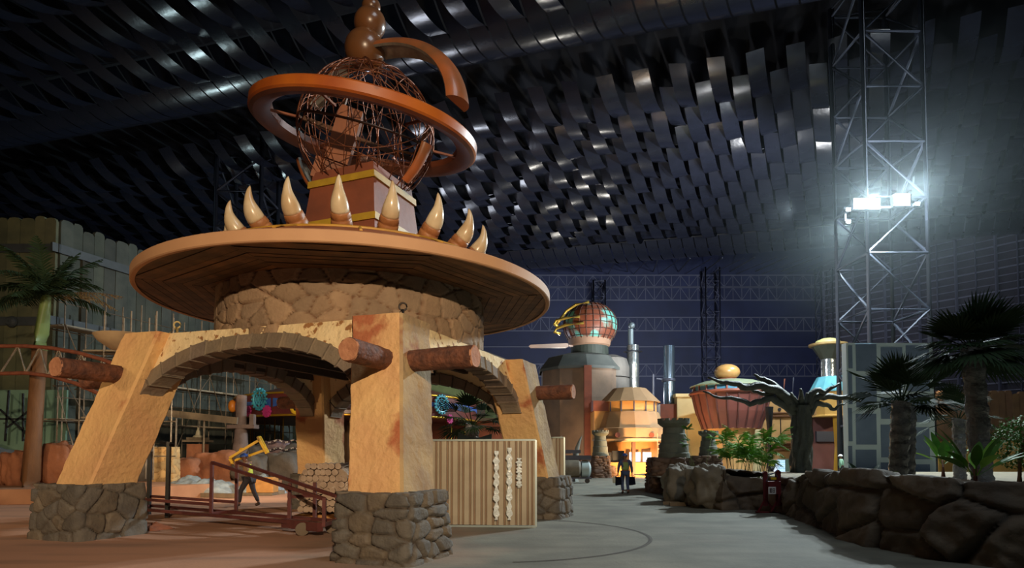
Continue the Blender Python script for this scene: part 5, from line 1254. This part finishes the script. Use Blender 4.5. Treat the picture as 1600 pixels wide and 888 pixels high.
# plank fence at the back right
m = plank_wall((at(1440, 700, 42).x, 42, 0), (1, 0, 0), 14, at(1500, 613, 42).z, 15, pw=.45); m.build('plank_fence', mat('brown_fence', s(126, 92, 62), .8, col2=s(96, 70, 50), nscale=1.5, attr=True), label='tall brown plank fence at the far right behind the palms', cat='fence')
m = M(); x0, x1 = at(1462, 700, 41).x, at(1620, 700, 41).x; m.box(((x0+x1)/2, 41, at(1500, 690, 41).z/2), (x1-x0, .5, at(1500, 690, 41).z)); m.build('low_wall', mat('yellow_ochre_wall', s(196, 150, 74), .8, col2=s(164, 120, 60), nscale=1), label='low ochre wall in front of the brown plank fence', cat='wall')
# ---- bare gnarled tree
Y = 33; base = Vector((at(1252, 745, Y).x, Y, .4)); t = root('bare_tree', base, 'dark bare gnarled tree with wide spreading branches behind the planter', 'tree')
bk = mat('dark_gnarled_bark', s(70, 74, 66), .6, col2=s(40, 44, 40), nscale=3, bump=2.5, bscale=7)
rows = []
for i in range(31):
    f = i/30; c = base.lerp(at(1252, 634, Y), f); r = .52-.06*f+.25*max(0, .1-f)*3
    rows.append([c+Vector((math.cos(a), math.sin(a), 0))*r*(1+.13*math.sin(5*a+f*7)+.08*math.sin(9*a-f*11)+.1*mnoise.noise(Vector((math.cos(a)*2, math.sin(a)*2, f*6)))) for a in [2*math.pi*q/36 for q in range(36)]])
m = M(); m.grid(rows, True); m.add(rows[-1], [tuple(range(36))]); m.build('trunk', bk, t, smooth=True)
br = [([(1245, 645), (1228, 622), (1212, 609), (1190, 603), (1165, 606), (1148, 600), (1128, 598), (1106, 590)], .3), ([(1243, 640), (1222, 615), (1200, 596), (1188, 592), (1178, 586)], .22), ([(1246, 650), (1228, 634), (1206, 622), (1188, 628), (1172, 632), (1150, 624), (1125, 622), (1098, 612)], .22),
      ([(1216, 612), (1195, 616), (1178, 612), (1160, 602)], .12), ([(1258, 645), (1268, 625), (1280, 619), (1300, 620), (1325, 621), (1345, 628)], .26), ([(1260, 640), (1266, 618), (1276, 610), (1288, 614), (1300, 606), (1312, 599)], .2), ([(1262, 652), (1275, 630), (1284, 632), (1294, 634), (1302, 640), (1312, 634), (1320, 631)], .15),
      ([(1252, 640), (1252, 618), (1251, 608)], .16), ([(1248, 640), (1240, 622), (1236, 614)], .16), ([(1256, 640), (1260, 622), (1262, 614)], .16)]
rr = random.Random(3)
for pts, r in br:
    dy = rr.uniform(-.9, .9); P_ = [at(x, y, Y+dy*i/len(pts)) for i, (x, y) in enumerate(pts)]
    Q = []
    for a, b in zip(P_, P_[1:]): Q += [a, a.lerp(b, .33)+Vector((0, 0, rr.uniform(-.06, .06))), a.lerp(b, .66)+Vector((0, 0, rr.uniform(-.06, .06)))]
    Q.append(P_[-1]); m = M(); m.tube(Q, [r*(1-i/len(Q))**.8+.025 for i in range(len(Q))], 9, jit=.08)
    for i in range(4, len(Q)-1, 3): m.tube([Q[i], Q[i]+Vector((rr.uniform(-.2, .2), 0, rr.uniform(.1, .25)))], [.04, .01], 5)
    m.build('branch', bk, t, smooth=True)
# ---- floodlight mast and panelled block
tm = lattice_mast(at(1380, 600, 41).x, 41, pxr(91, 41), 0, 33, 3.6, .22, mat('galvanised_mast', s(66, 72, 86), .5, metal=.2), 'floodlight_mast', 'tall lattice mast carrying the glaring floodlights on the right', 'mast', .1)
lampE = mat('lamp_glow', (1, 1, 1), .5, emit=220, ecol=(.82, .95, 1)); lampH = mat('lamp_housing', s(60, 64, 70), .5)
def flood(px, py, r, lb, big=True):
    c = at(px, py, 38.6); t = root('floodlight', c, lb, 'lamp', None); w = pxr(r, 38.6)
    M().box(c+Vector((0, .22, 0)), (w*2.2, .35, w*1.6)).build('housing', lampH, t)
    M().box(c+Vector((0, .02, 0)), (w*2.0, .06, w*1.4)).build('lamp_face', lampE, t)
    M().bar(c+Vector((0, .38, 0)), (c.x, 39, at(1380, 324, 39).z), .12).build('bracket', lampH, t)
flood(1346, 318, 11, 'left large glaring floodlight on the mast'); flood(1364, 318, 11, 'middle large glaring floodlight on the mast'); flood(1410, 312, 12, 'right large glaring floodlight on the mast')
flood(1326, 327, 3, 'small upper floodlight left of the mast'); flood(1326, 346, 3, 'small lower floodlight left of the mast'); flood(1434, 318, 3, 'small floodlight right of the mast')
m = M(); a, b = at(1318, 327, 39), at(1440, 322, 39); m.bar(a, b, .12); m.build('lamp_rail', steel, label='steel cross rail carrying the floodlights on the mast', cat='rail')
Yd = 35.5; a, b = at(1322, 536, Yd), at(1457, 536, Yd); zt = a.z
t = root('panelled_block', ((a.x+b.x)/2, Yd+.3, 0), 'square block clad in slate panels with pale taped joints below the mast', 'block')
Wd = b.x-a.x; M().box(((a.x+b.x)/2, Yd+.26, zt/2), (Wd, .5, zt)).build('core', mat('joint_tape', s(190, 206, 208), .8), t)
pan = mat('slate_board', s(112, 128, 150), .8, col2=s(98, 114, 134), nscale=1.5)
for (x0, x1, rowsy) in ((1325, 1332, [(540, 576), (582, 632), (638, 690), (697, 735)]), (1337, 1370, [(538, 580), (588, 637), (647, 695), (703, 742)]), (1376, 1410, [(543, 570), (577, 616), (622, 655), (664, 715), (723, 742)]), (1415, 1453, [(540, 612), (618, 660), (668, 718), (726, 742)])):
    for (y0, y1) in rowsy:
        p, q = at(x0, y0, Yd), at(x1, y1, Yd); M().box(((p.x+q.x)/2, Yd-.01, (p.z+q.z)/2), (q.x-p.x, .03, p.z-q.z)).build('board', pan, t)
# ---- machinery behind the right pillar
Y = 37; c = Vector((at(898, 740, Y).x, Y, 0)); t = root('compressor', c, 'rusty drum shaped site machine with a pale tank behind the right pillar', 'machine')
gry = mat('site_machine', s(120, 112, 96), .6, col2=s(84, 76, 64), nscale=3)
def drumx(x, y, z, r, l, mt, nm): m = M(); m.tube([(x-l/2, y, z), (x-l/2+.05, y-.01, z), (x+l/2-.05, y-.01, z), (x+l/2, y, z)], [r*.85, r, r, r*.85], 24); m.build(nm, mt, t, smooth='auto')
drumx(c.x-.25, Y, .85, .55, 1.0, gry, 'drum'); drumx(c.x+.6, Y+.1, .8, .5, .5, mat('pale_tank', s(160, 176, 176), .5), 'tank')
M().box(c+Vector((0, .2, 1.5)), (1.9, .8, .25)).build('hood', steel, t); M().box(c+Vector((-.2, .2, 1.85)), (1.1, .6, .2)).build('hood', steel, t)
M().box(c+Vector((0, 0, .3)), (1.9, .8, .08)).build('chassis', steel, t)
for x in (-.8, .7): M().tube([c+Vector((x, -.35, .14)), c+Vector((x, -.25, .14))], .14, 14).build('wheel', blackM, t)
for (px, y0, y1, Y, lb) in ((903, 722, 682, 39, 'curved grey tusk standing behind the site machine'), (868, 690, 682, 24, 'tip of a pale tusk above the smaller metal sheet')):
    b = Vector((at(px, 700, Y).x, Y, .9 if Y > 30 else 1.2)); z1 = at(px, y1-1, Y).z; m = M(); n = 12; pts = [Vector((b.x-.2+.28*(i/n)**2*1.6, Y, b.z+(z1-b.z)*i/n)) for i in range(n+1)]; m.tube(pts, [.24*(1-i/n)**.7+.01 for i in range(n+1)], 14)
    m.tube([(b.x-.2, Y, 0), (b.x-.2, Y, b.z+.02)], .27, 12); m.build('tusk', mat('grey_tusk', s(130, 134, 128), .4), label=lb, cat='tusk', smooth='auto')
# low stone walls far
plinth(905, 928, 47.5, 1.0, 1.5, 61, 'low stacked stone wall left of the distant small tower'); plinth(953, 962, 46, .8, .8, 62, 'short stub of stacked stone right of the distant small tower')
# ---- extinguisher stand
red = mat('deep_red_paint', s(104, 20, 28), .6, col2=s(84, 16, 24), nscale=3)
g = gp(1204, 802); t = root('fire_point_stand', g, 'dark red fire point stand with a square pictogram sign before the planter', 'stand'); Y = g.y
X = lambda px: (px-800)/FPX*Y
for px, y0, yb in ((1194.5, 739, 795), (1214.5, 737, 797)):
    z1 = at(px, y0, Y).z; M().box((X(px), Y, z1/2+.1), (.12 if px < 1200 else .15, .05, z1-.2)).build('post', red, t)
    m = M(); m.poly([(X(px)-.09, Y-.05, z1-.02), (X(px)+.09, Y-.05, z1-.02), (X(px), Y-.05, z1+.05)], (0, .1, 0)); m.build('post_cap', red, t)
    zf = .42; m = M(); m.bar((X(px)-.26, Y-.1, .03), (X(px), Y, zf), .035); m.build('foot_brace', red, t); m = M(); m.bar((X(px)+.26, Y+.05, .03), (X(px), Y, zf), .035); m.build('foot_brace', red, t); M().box((X(px), Y, .025), (.56, .1, .04)).build('foot', red, t)
z = at(1204, 762, Y).z; M().box((X(1205), Y-.1, z), (.34, .22, .36)).build('box', red, t)
m = M(); m.tube([(X(1194), Y-.12, z+.18), (X(1198), Y-.14, z+.36), (X(1206), Y-.14, z+.42), (X(1211), Y-.12, z+.30)], .018, 6); m.build('hose', steel_l, t); M().box((X(1204), Y-.16, z+.26), (.14, .05, .06), ).build('yellow_tag', yel, t)
sg = M().box((X(1200), Y-.225, at(1200, 766, Y).z), (.21, .012, .2)).build('sign', mat('white_sign', s(220, 214, 214), .6), t)
m = M(); cx, cz, yy = X(1200), at(1200, 766, Y).z, Y-.236
ink = mat('sign_ink', s(60, 24, 30), .6)
def ibar(x, z, w, h): m.box((cx+x, yy, cz+z), (w, .006, h))
# two boxed glyphs: an open C like box and a ladder like box
ibar(-.062, 0, .016, .12); ibar(-.035, .052, .06, .016); ibar(-.035, -.052, .06, .016); ibar(-.012, 0, .014, .12); ibar(-.038, 0, .014, .07)
ibar(.022, 0, .012, .12); ibar(.068, 0, .014, .12); ibar(.045, .052, .05, .016); ibar(.045, -.052, .05, .016); ibar(.045, 0, .03, .014)
m.build('sign_pictogram', ink, sg)
# ---- circular joint in the floor and patches
c = Vector((-.55, 13.0, .004)); m = M(); m.lathe(c, [(3.28, 0), (3.32, .003), (3.36, 0)], 96, a0=-1.4, a1=1.25); m.build('trim_90', mat('joint_dark', s(70, 64, 56), .9), kind='structure')
g = gp(1200, 806); m = M(); m.lathe(Vector((g.x-.2, g.y-.3, .0)), [(.6, .003), (.62, .006), (.66, .003)], 40); m.build('trim_91', bpy.data.materials['joint_dark'], kind='structure')
# ---- people
skin = mat('skin', s(120, 80, 60), .6); darkT = mat('dark_trousers', s(50, 46, 52), .8); jean = mat('blue_overall', s(70, 84, 120), .8, col2=s(56, 68, 100), nscale=8); vestG = mat('green_vest', s(132, 150, 84), .7); vestY = mat('yellow_vest', s(214, 220, 60), .6); hel = mat('blue_helmet', s(60, 90, 170), .35); helW = mat('white_helmet', s(230, 230, 225), .35); boot = mat('brown_boot', s(64, 48, 40), .7); shirtT = mat('tan_shirt', s(150, 116, 84), .8)
def skinmesh(name, verts, edges, mt, parent, sub=2):
    me = bpy.data.meshes.new(name); off = WORLD[parent.name]; me.from_pydata([tuple(Vector(v[0])-off) for v in verts], edges, []); me.materials.append(mt)
    o = bpy.data.objects.new(name, me); COL.objects.link(o); o.parent = parent; WORLD[o.name] = off
    md = o.modifiers.new('skin', 'SKIN'); md.use_smooth_shade = True
    lay = me.skin_vertices[0].data if me.skin_vertices else None
    if lay is None:
        me.attributes.new
    for i, v in enumerate(verts):
        r = v[1]; r = r if isinstance(r, tuple) else (r, r); me.skin_vertices[0].data[i].radius = r; me.skin_vertices[0].data[i].use_root = (i == 0)
    sb = o.modifiers.new('sub', 'SUBSURF'); sb.levels = sub; sb.render_levels = sub; return o
def ensure_skin(me):
    if not me.skin_vertices:
        bm = bmesh.new(); bm.from_mesh(me); bm.verts.layers.skin.verify(); bm.to_mesh(me); bm.free()
def skinmesh(name, verts, edges, mt, parent, sub=2):
    off = WORLD[parent.name]; me = bpy.data.meshes.new(name); bm = bmesh.new(); lay = bm.verts.layers.skin.verify(); vs = []
    for i, (p, r) in enumerate(verts):
        v = bm.verts.new(Vector(p)-off); r = r if isinstance(r, tuple) else (r, r); v[lay].radius = r; v[lay].use_root = (i == 0); vs.append(v)
    for a, b in edges: bm.edges.new((vs[a], vs[b]))
    bm.to_mesh(me); bm.free(); me.materials.append(mt); o = bpy.data.objects.new(name, me); COL.objects.link(o); o.parent = parent; WORLD[o.name] = off
    md = o.modifiers.new('skin', 'SKIN'); md.use_smooth_shade = True; sb = o.modifiers.new('sub', 'SUBSURF'); sb.levels = 1; sb.render_levels = sub; return o
def person(base, ang, J, lb, mats, H=1.72, hatcol=None, vest=None):
    """J: joints in local frame (x right, y forward, z up) for H=1.72"""
    base = Vector(base); ca, sa = math.cos(ang), math.sin(ang); k = H/1.72
    Wd = lambda p: base+Vector((p[0]*ca-p[1]*sa, p[0]*sa+p[1]*ca, p[2]))*k
    t = root('person', base, lb, 'person'); q = {n: Wd(p) for n, p in J.items()}
    names = ['pelvis', 'waist', 'chest', 'neck', 'head0', 'head', 'crown', 'shL', 'elL', 'wrL', 'haL', 'shR', 'elR', 'wrR', 'haR', 'hipL', 'knL', 'anL', 'toL', 'hipR', 'knR', 'anR', 'toR']
    rad = dict(pelvis=(.15, .11), waist=(.13, .10), chest=(.16, .11), neck=.055, head0=.075, head=.1, crown=.06, shL=.065, elL=.045, wrL=.03, haL=.035, shR=.065, elR=.045, wrR=.03, haR=.035, hipL=.09, knL=.06, anL=.04, toL=.035, hipR=.09, knR=.06, anR=.04, toR=.035)
    ed = [('pelvis', 'waist'), ('waist', 'chest'), ('chest', 'neck'), ('neck', 'head0'), ('head0', 'head'), ('head', 'crown'), ('chest', 'shL'), ('shL', 'elL'), ('elL', 'wrL'), ('wrL', 'haL'), ('chest', 'shR'), ('shR', 'elR'), ('elR', 'wrR'), ('wrR', 'haR'), ('pelvis', 'hipL'), ('hipL', 'knL'), ('knL', 'anL'), ('anL', 'toL'), ('pelvis', 'hipR'), ('hipR', 'knR'), ('knR', 'anR'), ('anR', 'toR')]
    sc = lambda r, f: tuple(x*f*k for x in r) if isinstance(r, tuple) else r*f*k
    skinmesh('body', [(q[n], sc(rad[n], 1)) for n in names], [(names.index(a), names.index(b)) for a, b in ed], mats[0], t)
    # fingers: five short chains on each hand
    for S in 'LR':
        hd = (q['ha'+S]-q['wr'+S]).normalized(); x, y, _ = frame(hd)
        m = M()
        for f in range(5):
            o_ = x*(f-1.8)*.018*k; st = q['ha'+S]+o_+hd*.01; m.tube([st, st+hd*.035*k+y*.008, st+hd*(.06 if f in (1, 2) else .05)*k+y*.03*k], [.009*k, .008*k, .006*k], 6) if f < 4 else m.tube([q['ha'+S]-x*.03*k, q['ha'+S]-x*.05*k+hd*.03*k, q['ha'+S]-x*.045*k+hd*.055*k+y*.01], [.011*k, .009*k, .007*k], 6)
        m.build('fingers', mats[0], t, smooth=True)
    # shirt
    nn = ['waist', 'chest', 'neckb', 'shL', 'elL', 'cuL', 'shR', 'elR', 'cuR']; q['neckb'] = q['chest'].lerp(q['neck'], .55); q['cuL'] = q['elL'].lerp(q['wrL'], .9); q['cuR'] = q['elR'].lerp(q['wrR'], .9); r2 = dict(waist=(.165, .13), chest=(.185, .135), neckb=.08, shL=.085, elL=.062, cuL=.045, shR=.085, elR=.062, cuR=.045)
    q['hem'] = q['pelvis'].lerp(q['waist'], .3); nn = ['hem']+nn; r2['hem'] = (.175, .135)
    skinmesh('shirt', [(q[n], sc(r2[n], 1)) for n in nn], [(0, 1), (1, 2), (2, 3), (2, 4), (4, 5), (5, 6), (2, 7), (7, 8), (8, 9)], mats[1], t)
    nn = ['pelvis', 'hipL', 'knL', 'cfL', 'hipR', 'knR', 'cfR']; q['cfL'] = q['knL'].lerp(q['anL'], .92); q['cfR'] = q['knR'].lerp(q['anR'], .92); r3 = dict(pelvis=(.17, .13), hipL=.11, knL=.08, cfL=.062, hipR=.11, knR=.08, cfR=.062)
    skinmesh('trousers', [(q[n], sc(r3[n], 1)) for n in nn], [(0, 1), (1, 2), (2, 3), (0, 4), (4, 5), (5, 6)], mats[2], t)
    for S in 'LR': skinmesh('boot', [(q['an'+S]+Vector((0, 0, .02)), .055*k), (q['an'+S]-Vector((0, 0, .03)), .06*k), (q['to'+S], .045*k)], [(0, 1), (1, 2)], boot, t)
    if vest: skinmesh('vest', [(q['hem'], sc((.18, .145), 1)), (q['waist'], sc((.178, .145), 1)), (q['chest'], sc((.2, .152), 1)), (q['chest'].lerp(q['neck'], .35), sc((.16, .12), 1))], [(0, 1), (1, 2), (2, 3)], vest, t)
    # face: nose, ears; hair or helmet
    up = (q['crown']-q['head0']).normalized(); fw = Wd((0, 1, 0))-Wd((0, 0, 0)); fw.normalize(); rt = fw.cross(up).normalized(); hc = q['head']
    m = M(); m.tube([hc+fw*.085*k+up*.02, hc+fw*.12*k-up*.01], [.012, .016], 6)
    for sg in (-1, 1): m.tube([hc+rt*sg*.085*k+up*.02, hc+rt*sg*.105*k, hc+rt*sg*.09*k-up*.025], .014, 6)
    m.build('face_features', mats[0], t, smooth=True)
    m = M()
    for sg in (-1, 1): m.tube([hc+fw*.092*k+rt*sg*.032*k+up*.012, hc+fw*.101*k+rt*sg*.032*k+up*.012], .010*k, 8)
    m.bar(hc+fw*.097*k-up*.045*k-rt*.025*k, hc+fw*.097*k-up*.045*k+rt*.025*k, .008*k); m.build('eyes_and_mouth', blackM, t)
    if hatcol:
        m = M(); rows = []
        for i in range(9):
            th = math.pi/2*i/8; rows.append([q['head']+up*(.035*k+.115*k*math.cos(math.pi/2-th) if 0 else .02*k+.12*k*math.sin(th))+(rt*math.cos(a)*.118+fw*math.sin(a)*.135)*math.cos(th)*k+(fw*.03*k if (i == 0 and math.sin(a) > .3) else Vector((0, 0, 0))) for a in [2*math.pi*j/20 for j in range(20)]])
        m.grid(rows, True); m.build('helmet', hatcol, t, smooth=True)
    else:
        M().sphere(q['head']+up*.03*k-fw*.01, .107*k, 16, 10).build('hair', blackM, t, smooth=True)
    return t, q
walk = dict(pelvis=(0, 0, .95), waist=(0, .0, 1.1), chest=(0, .01, 1.33), neck=(0, .01, 1.47), head0=(0, .03, 1.54), head=(0, .04, 1.61), crown=(0, .03, 1.68), shL=(-.2, .01, 1.40), elL=(-.29, -.02, 1.12), wrL=(-.30, .05, .88), haL=(-.30, .06, .80), shR=(.2, .01, 1.40), elR=(.29, .0, 1.12), wrR=(.31, .06, .88), haR=(.31, .07, .80),
            hipL=(-.1, 0, .9), knL=(-.1, .14, .5), anL=(-.09, .06, .09), toL=(-.1, .2, .04), hipR=(.1, 0, .9), knR=(.1, .02, .5), anR=(.09, -.16, .12), toR=(.09, -.03, .05))
g = gp(977, 772); t, q = person(g, .05, walk, 'worker in a blue helmet and green vest walking away carrying two dark bags', (skin, jean, jean), 1.7, hel, vestG)
for S, sx in (('L', -1), ('R', 1)):
    h = q['ha'+S]; b = root('tool_bag', h+Vector((sx*.03, 0, -.45)), 'dark tool bag in the walking worker\'s %s hand' % ('left' if sx < 0 else 'right'), 'bag')
    m = M(); m.poly([h+Vector((-.12, -.06, -.06)), h+Vector((.11, -.06, -.08)), h+Vector((.15, -.06, -.40)), h+Vector((-.09, -.06, -.44))], (0, .2, 0)); m.build('bag_body', mat('navy_bag', s(24, 28, 40), .95, spec=.1), b)
    M().tube([h+Vector((-.14, 0, -.09)), h+Vector((-.06, 0, -.01)), h+Vector((.06, 0, -.01)), h+Vector((.14, 0, -.1))], .012, 6).build('bag_handle', blackM, b)
M().lathe(q['haL']+Vector((-.17, -.03, -.34)), [(.05, 0), (.06, .05), (.06, .2), (.03, .27), (.02, .3)], 12).build('bottle', mat('pale_bottle', s(200, 200, 180), .4), label='pale bottle hanging beside the left bag of the walking worker', cat='bottle', smooth='auto')
carry = dict(pelvis=(0, -.02, .93), waist=(0, .02, 1.08), chest=(0, .06, 1.3), neck=(0, .1, 1.44), head0=(0, .14, 1.5), head=(0, .16, 1.57), crown=(0, .15, 1.64), shL=(-.2, .07, 1.37), elL=(-.24, .3, 1.30), wrL=(-.2, .42, 1.48), haL=(-.2, .44, 1.55), shR=(.2, .06, 1.37), elR=(.26, .22, 1.25), wrR=(.22, .38, 1.40), haR=(.22, .42, 1.46),
             hipL=(-.09, 0, .88), knL=(-.09, .22, .5), anL=(-.09, .26, .09), toL=(-.1, .42, .04), hipR=(.09, -.02, .88), knR=(.09, -.12, .5), anR=(.09, -.3, .12), toR=(.09, -.18, .04))
g = gp(388, 792); t, q = person(g, math.radians(88), carry, 'worker in a yellow vest carrying a yellow frame on the shoulder under the arch', (skin, shirtT, darkT), 1.72, hel, vestY)
Y = g.y; yf = mat('yellow_frame_paint', s(236, 184, 30), .4); t = root('yellow_frame', at(385, 705, Y-.3), 'yellow steel trestle frame carried on the worker\'s shoulder', 'frame')
Y1, Y2 = Y-.25, Y+.15
for (a, b, yy) in (((359, 716), (405, 688), Y1), ((385, 714), (413, 704), Y2), ((361, 724), (372, 718), Y2), ((403, 683), (417, 709), Y1), ((406, 683), (419, 708), Y2), ((359, 717), (364, 724), Y1)):
    M().bar(at(*a, yy), at(*b, yy), .075).build('frame_tube', yf, t)
M().bar(at(403, 684, Y1), at(406, 683, Y2), .06).build('frame_tube', yf, t); M().bar(at(372, 718, Y2), at(385, 714, Y2), .06).build('frame_tube', yf, t); M().bar(at(361, 724, Y2), at(364, 724, Y1), .06).build('frame_tube', yf, t)
M().tube([at(374, 704, Y1), at(376, 701, Y1), at(380, 701, Y1), at(381, 704, Y1)], .025, 6).build('frame_loop', yf, t)
g = Vector((at(1205, 740, 40).x, 40, 0)); person(g, .3, walk, 'distant worker in a bright yellow vest beside the black wrapped pole', (skin, darkT, darkT), 1.6, None, vestY)
g = Vector((at(1315, 740, 38).x, 38, 0)); person(g, .9, walk, 'distant worker in a white helmet below the yellow drum of the tower', (skin, mat('mint_shirt', s(150, 190, 160), .7), darkT), 1.66, helW, None)

# ---- dusty haze glowing around the mast lamps
hz = bpy.data.materials.new('haze'); hz.use_nodes = True; nt = hz.node_tree; nt.nodes.clear()
o_ = nt.nodes.new('ShaderNodeOutputMaterial'); v = nt.nodes.new('ShaderNodeVolumeScatter'); tc = nt.nodes.new('ShaderNodeTexCoord')
ln = nt.nodes.new('ShaderNodeVectorMath'); ln.operation = 'LENGTH'; mr = nt.nodes.new('ShaderNodeMapRange'); mr.inputs[1].default_value = 0; mr.inputs[2].default_value = 1; mr.inputs[3].default_value = HZD; mr.inputs[4].default_value = 0
nt.links.new(tc.outputs['Object'], ln.inputs[0]); nt.links.new(ln.outputs['Value'], mr.inputs[0]); nt.links.new(mr.outputs[0], v.inputs['Density']); nt.links.new(v.outputs[0], o_.inputs['Volume']); v.inputs['Color'].default_value = (.8, .95, 1, 1)
m = M(); m.sphere((0, 0, 0), 1, 24, 12); h = m.build('haze', hz, kind='stuff'); h.location = (23.5, 38.4, 17.8); h.scale = (12, 12, 10)
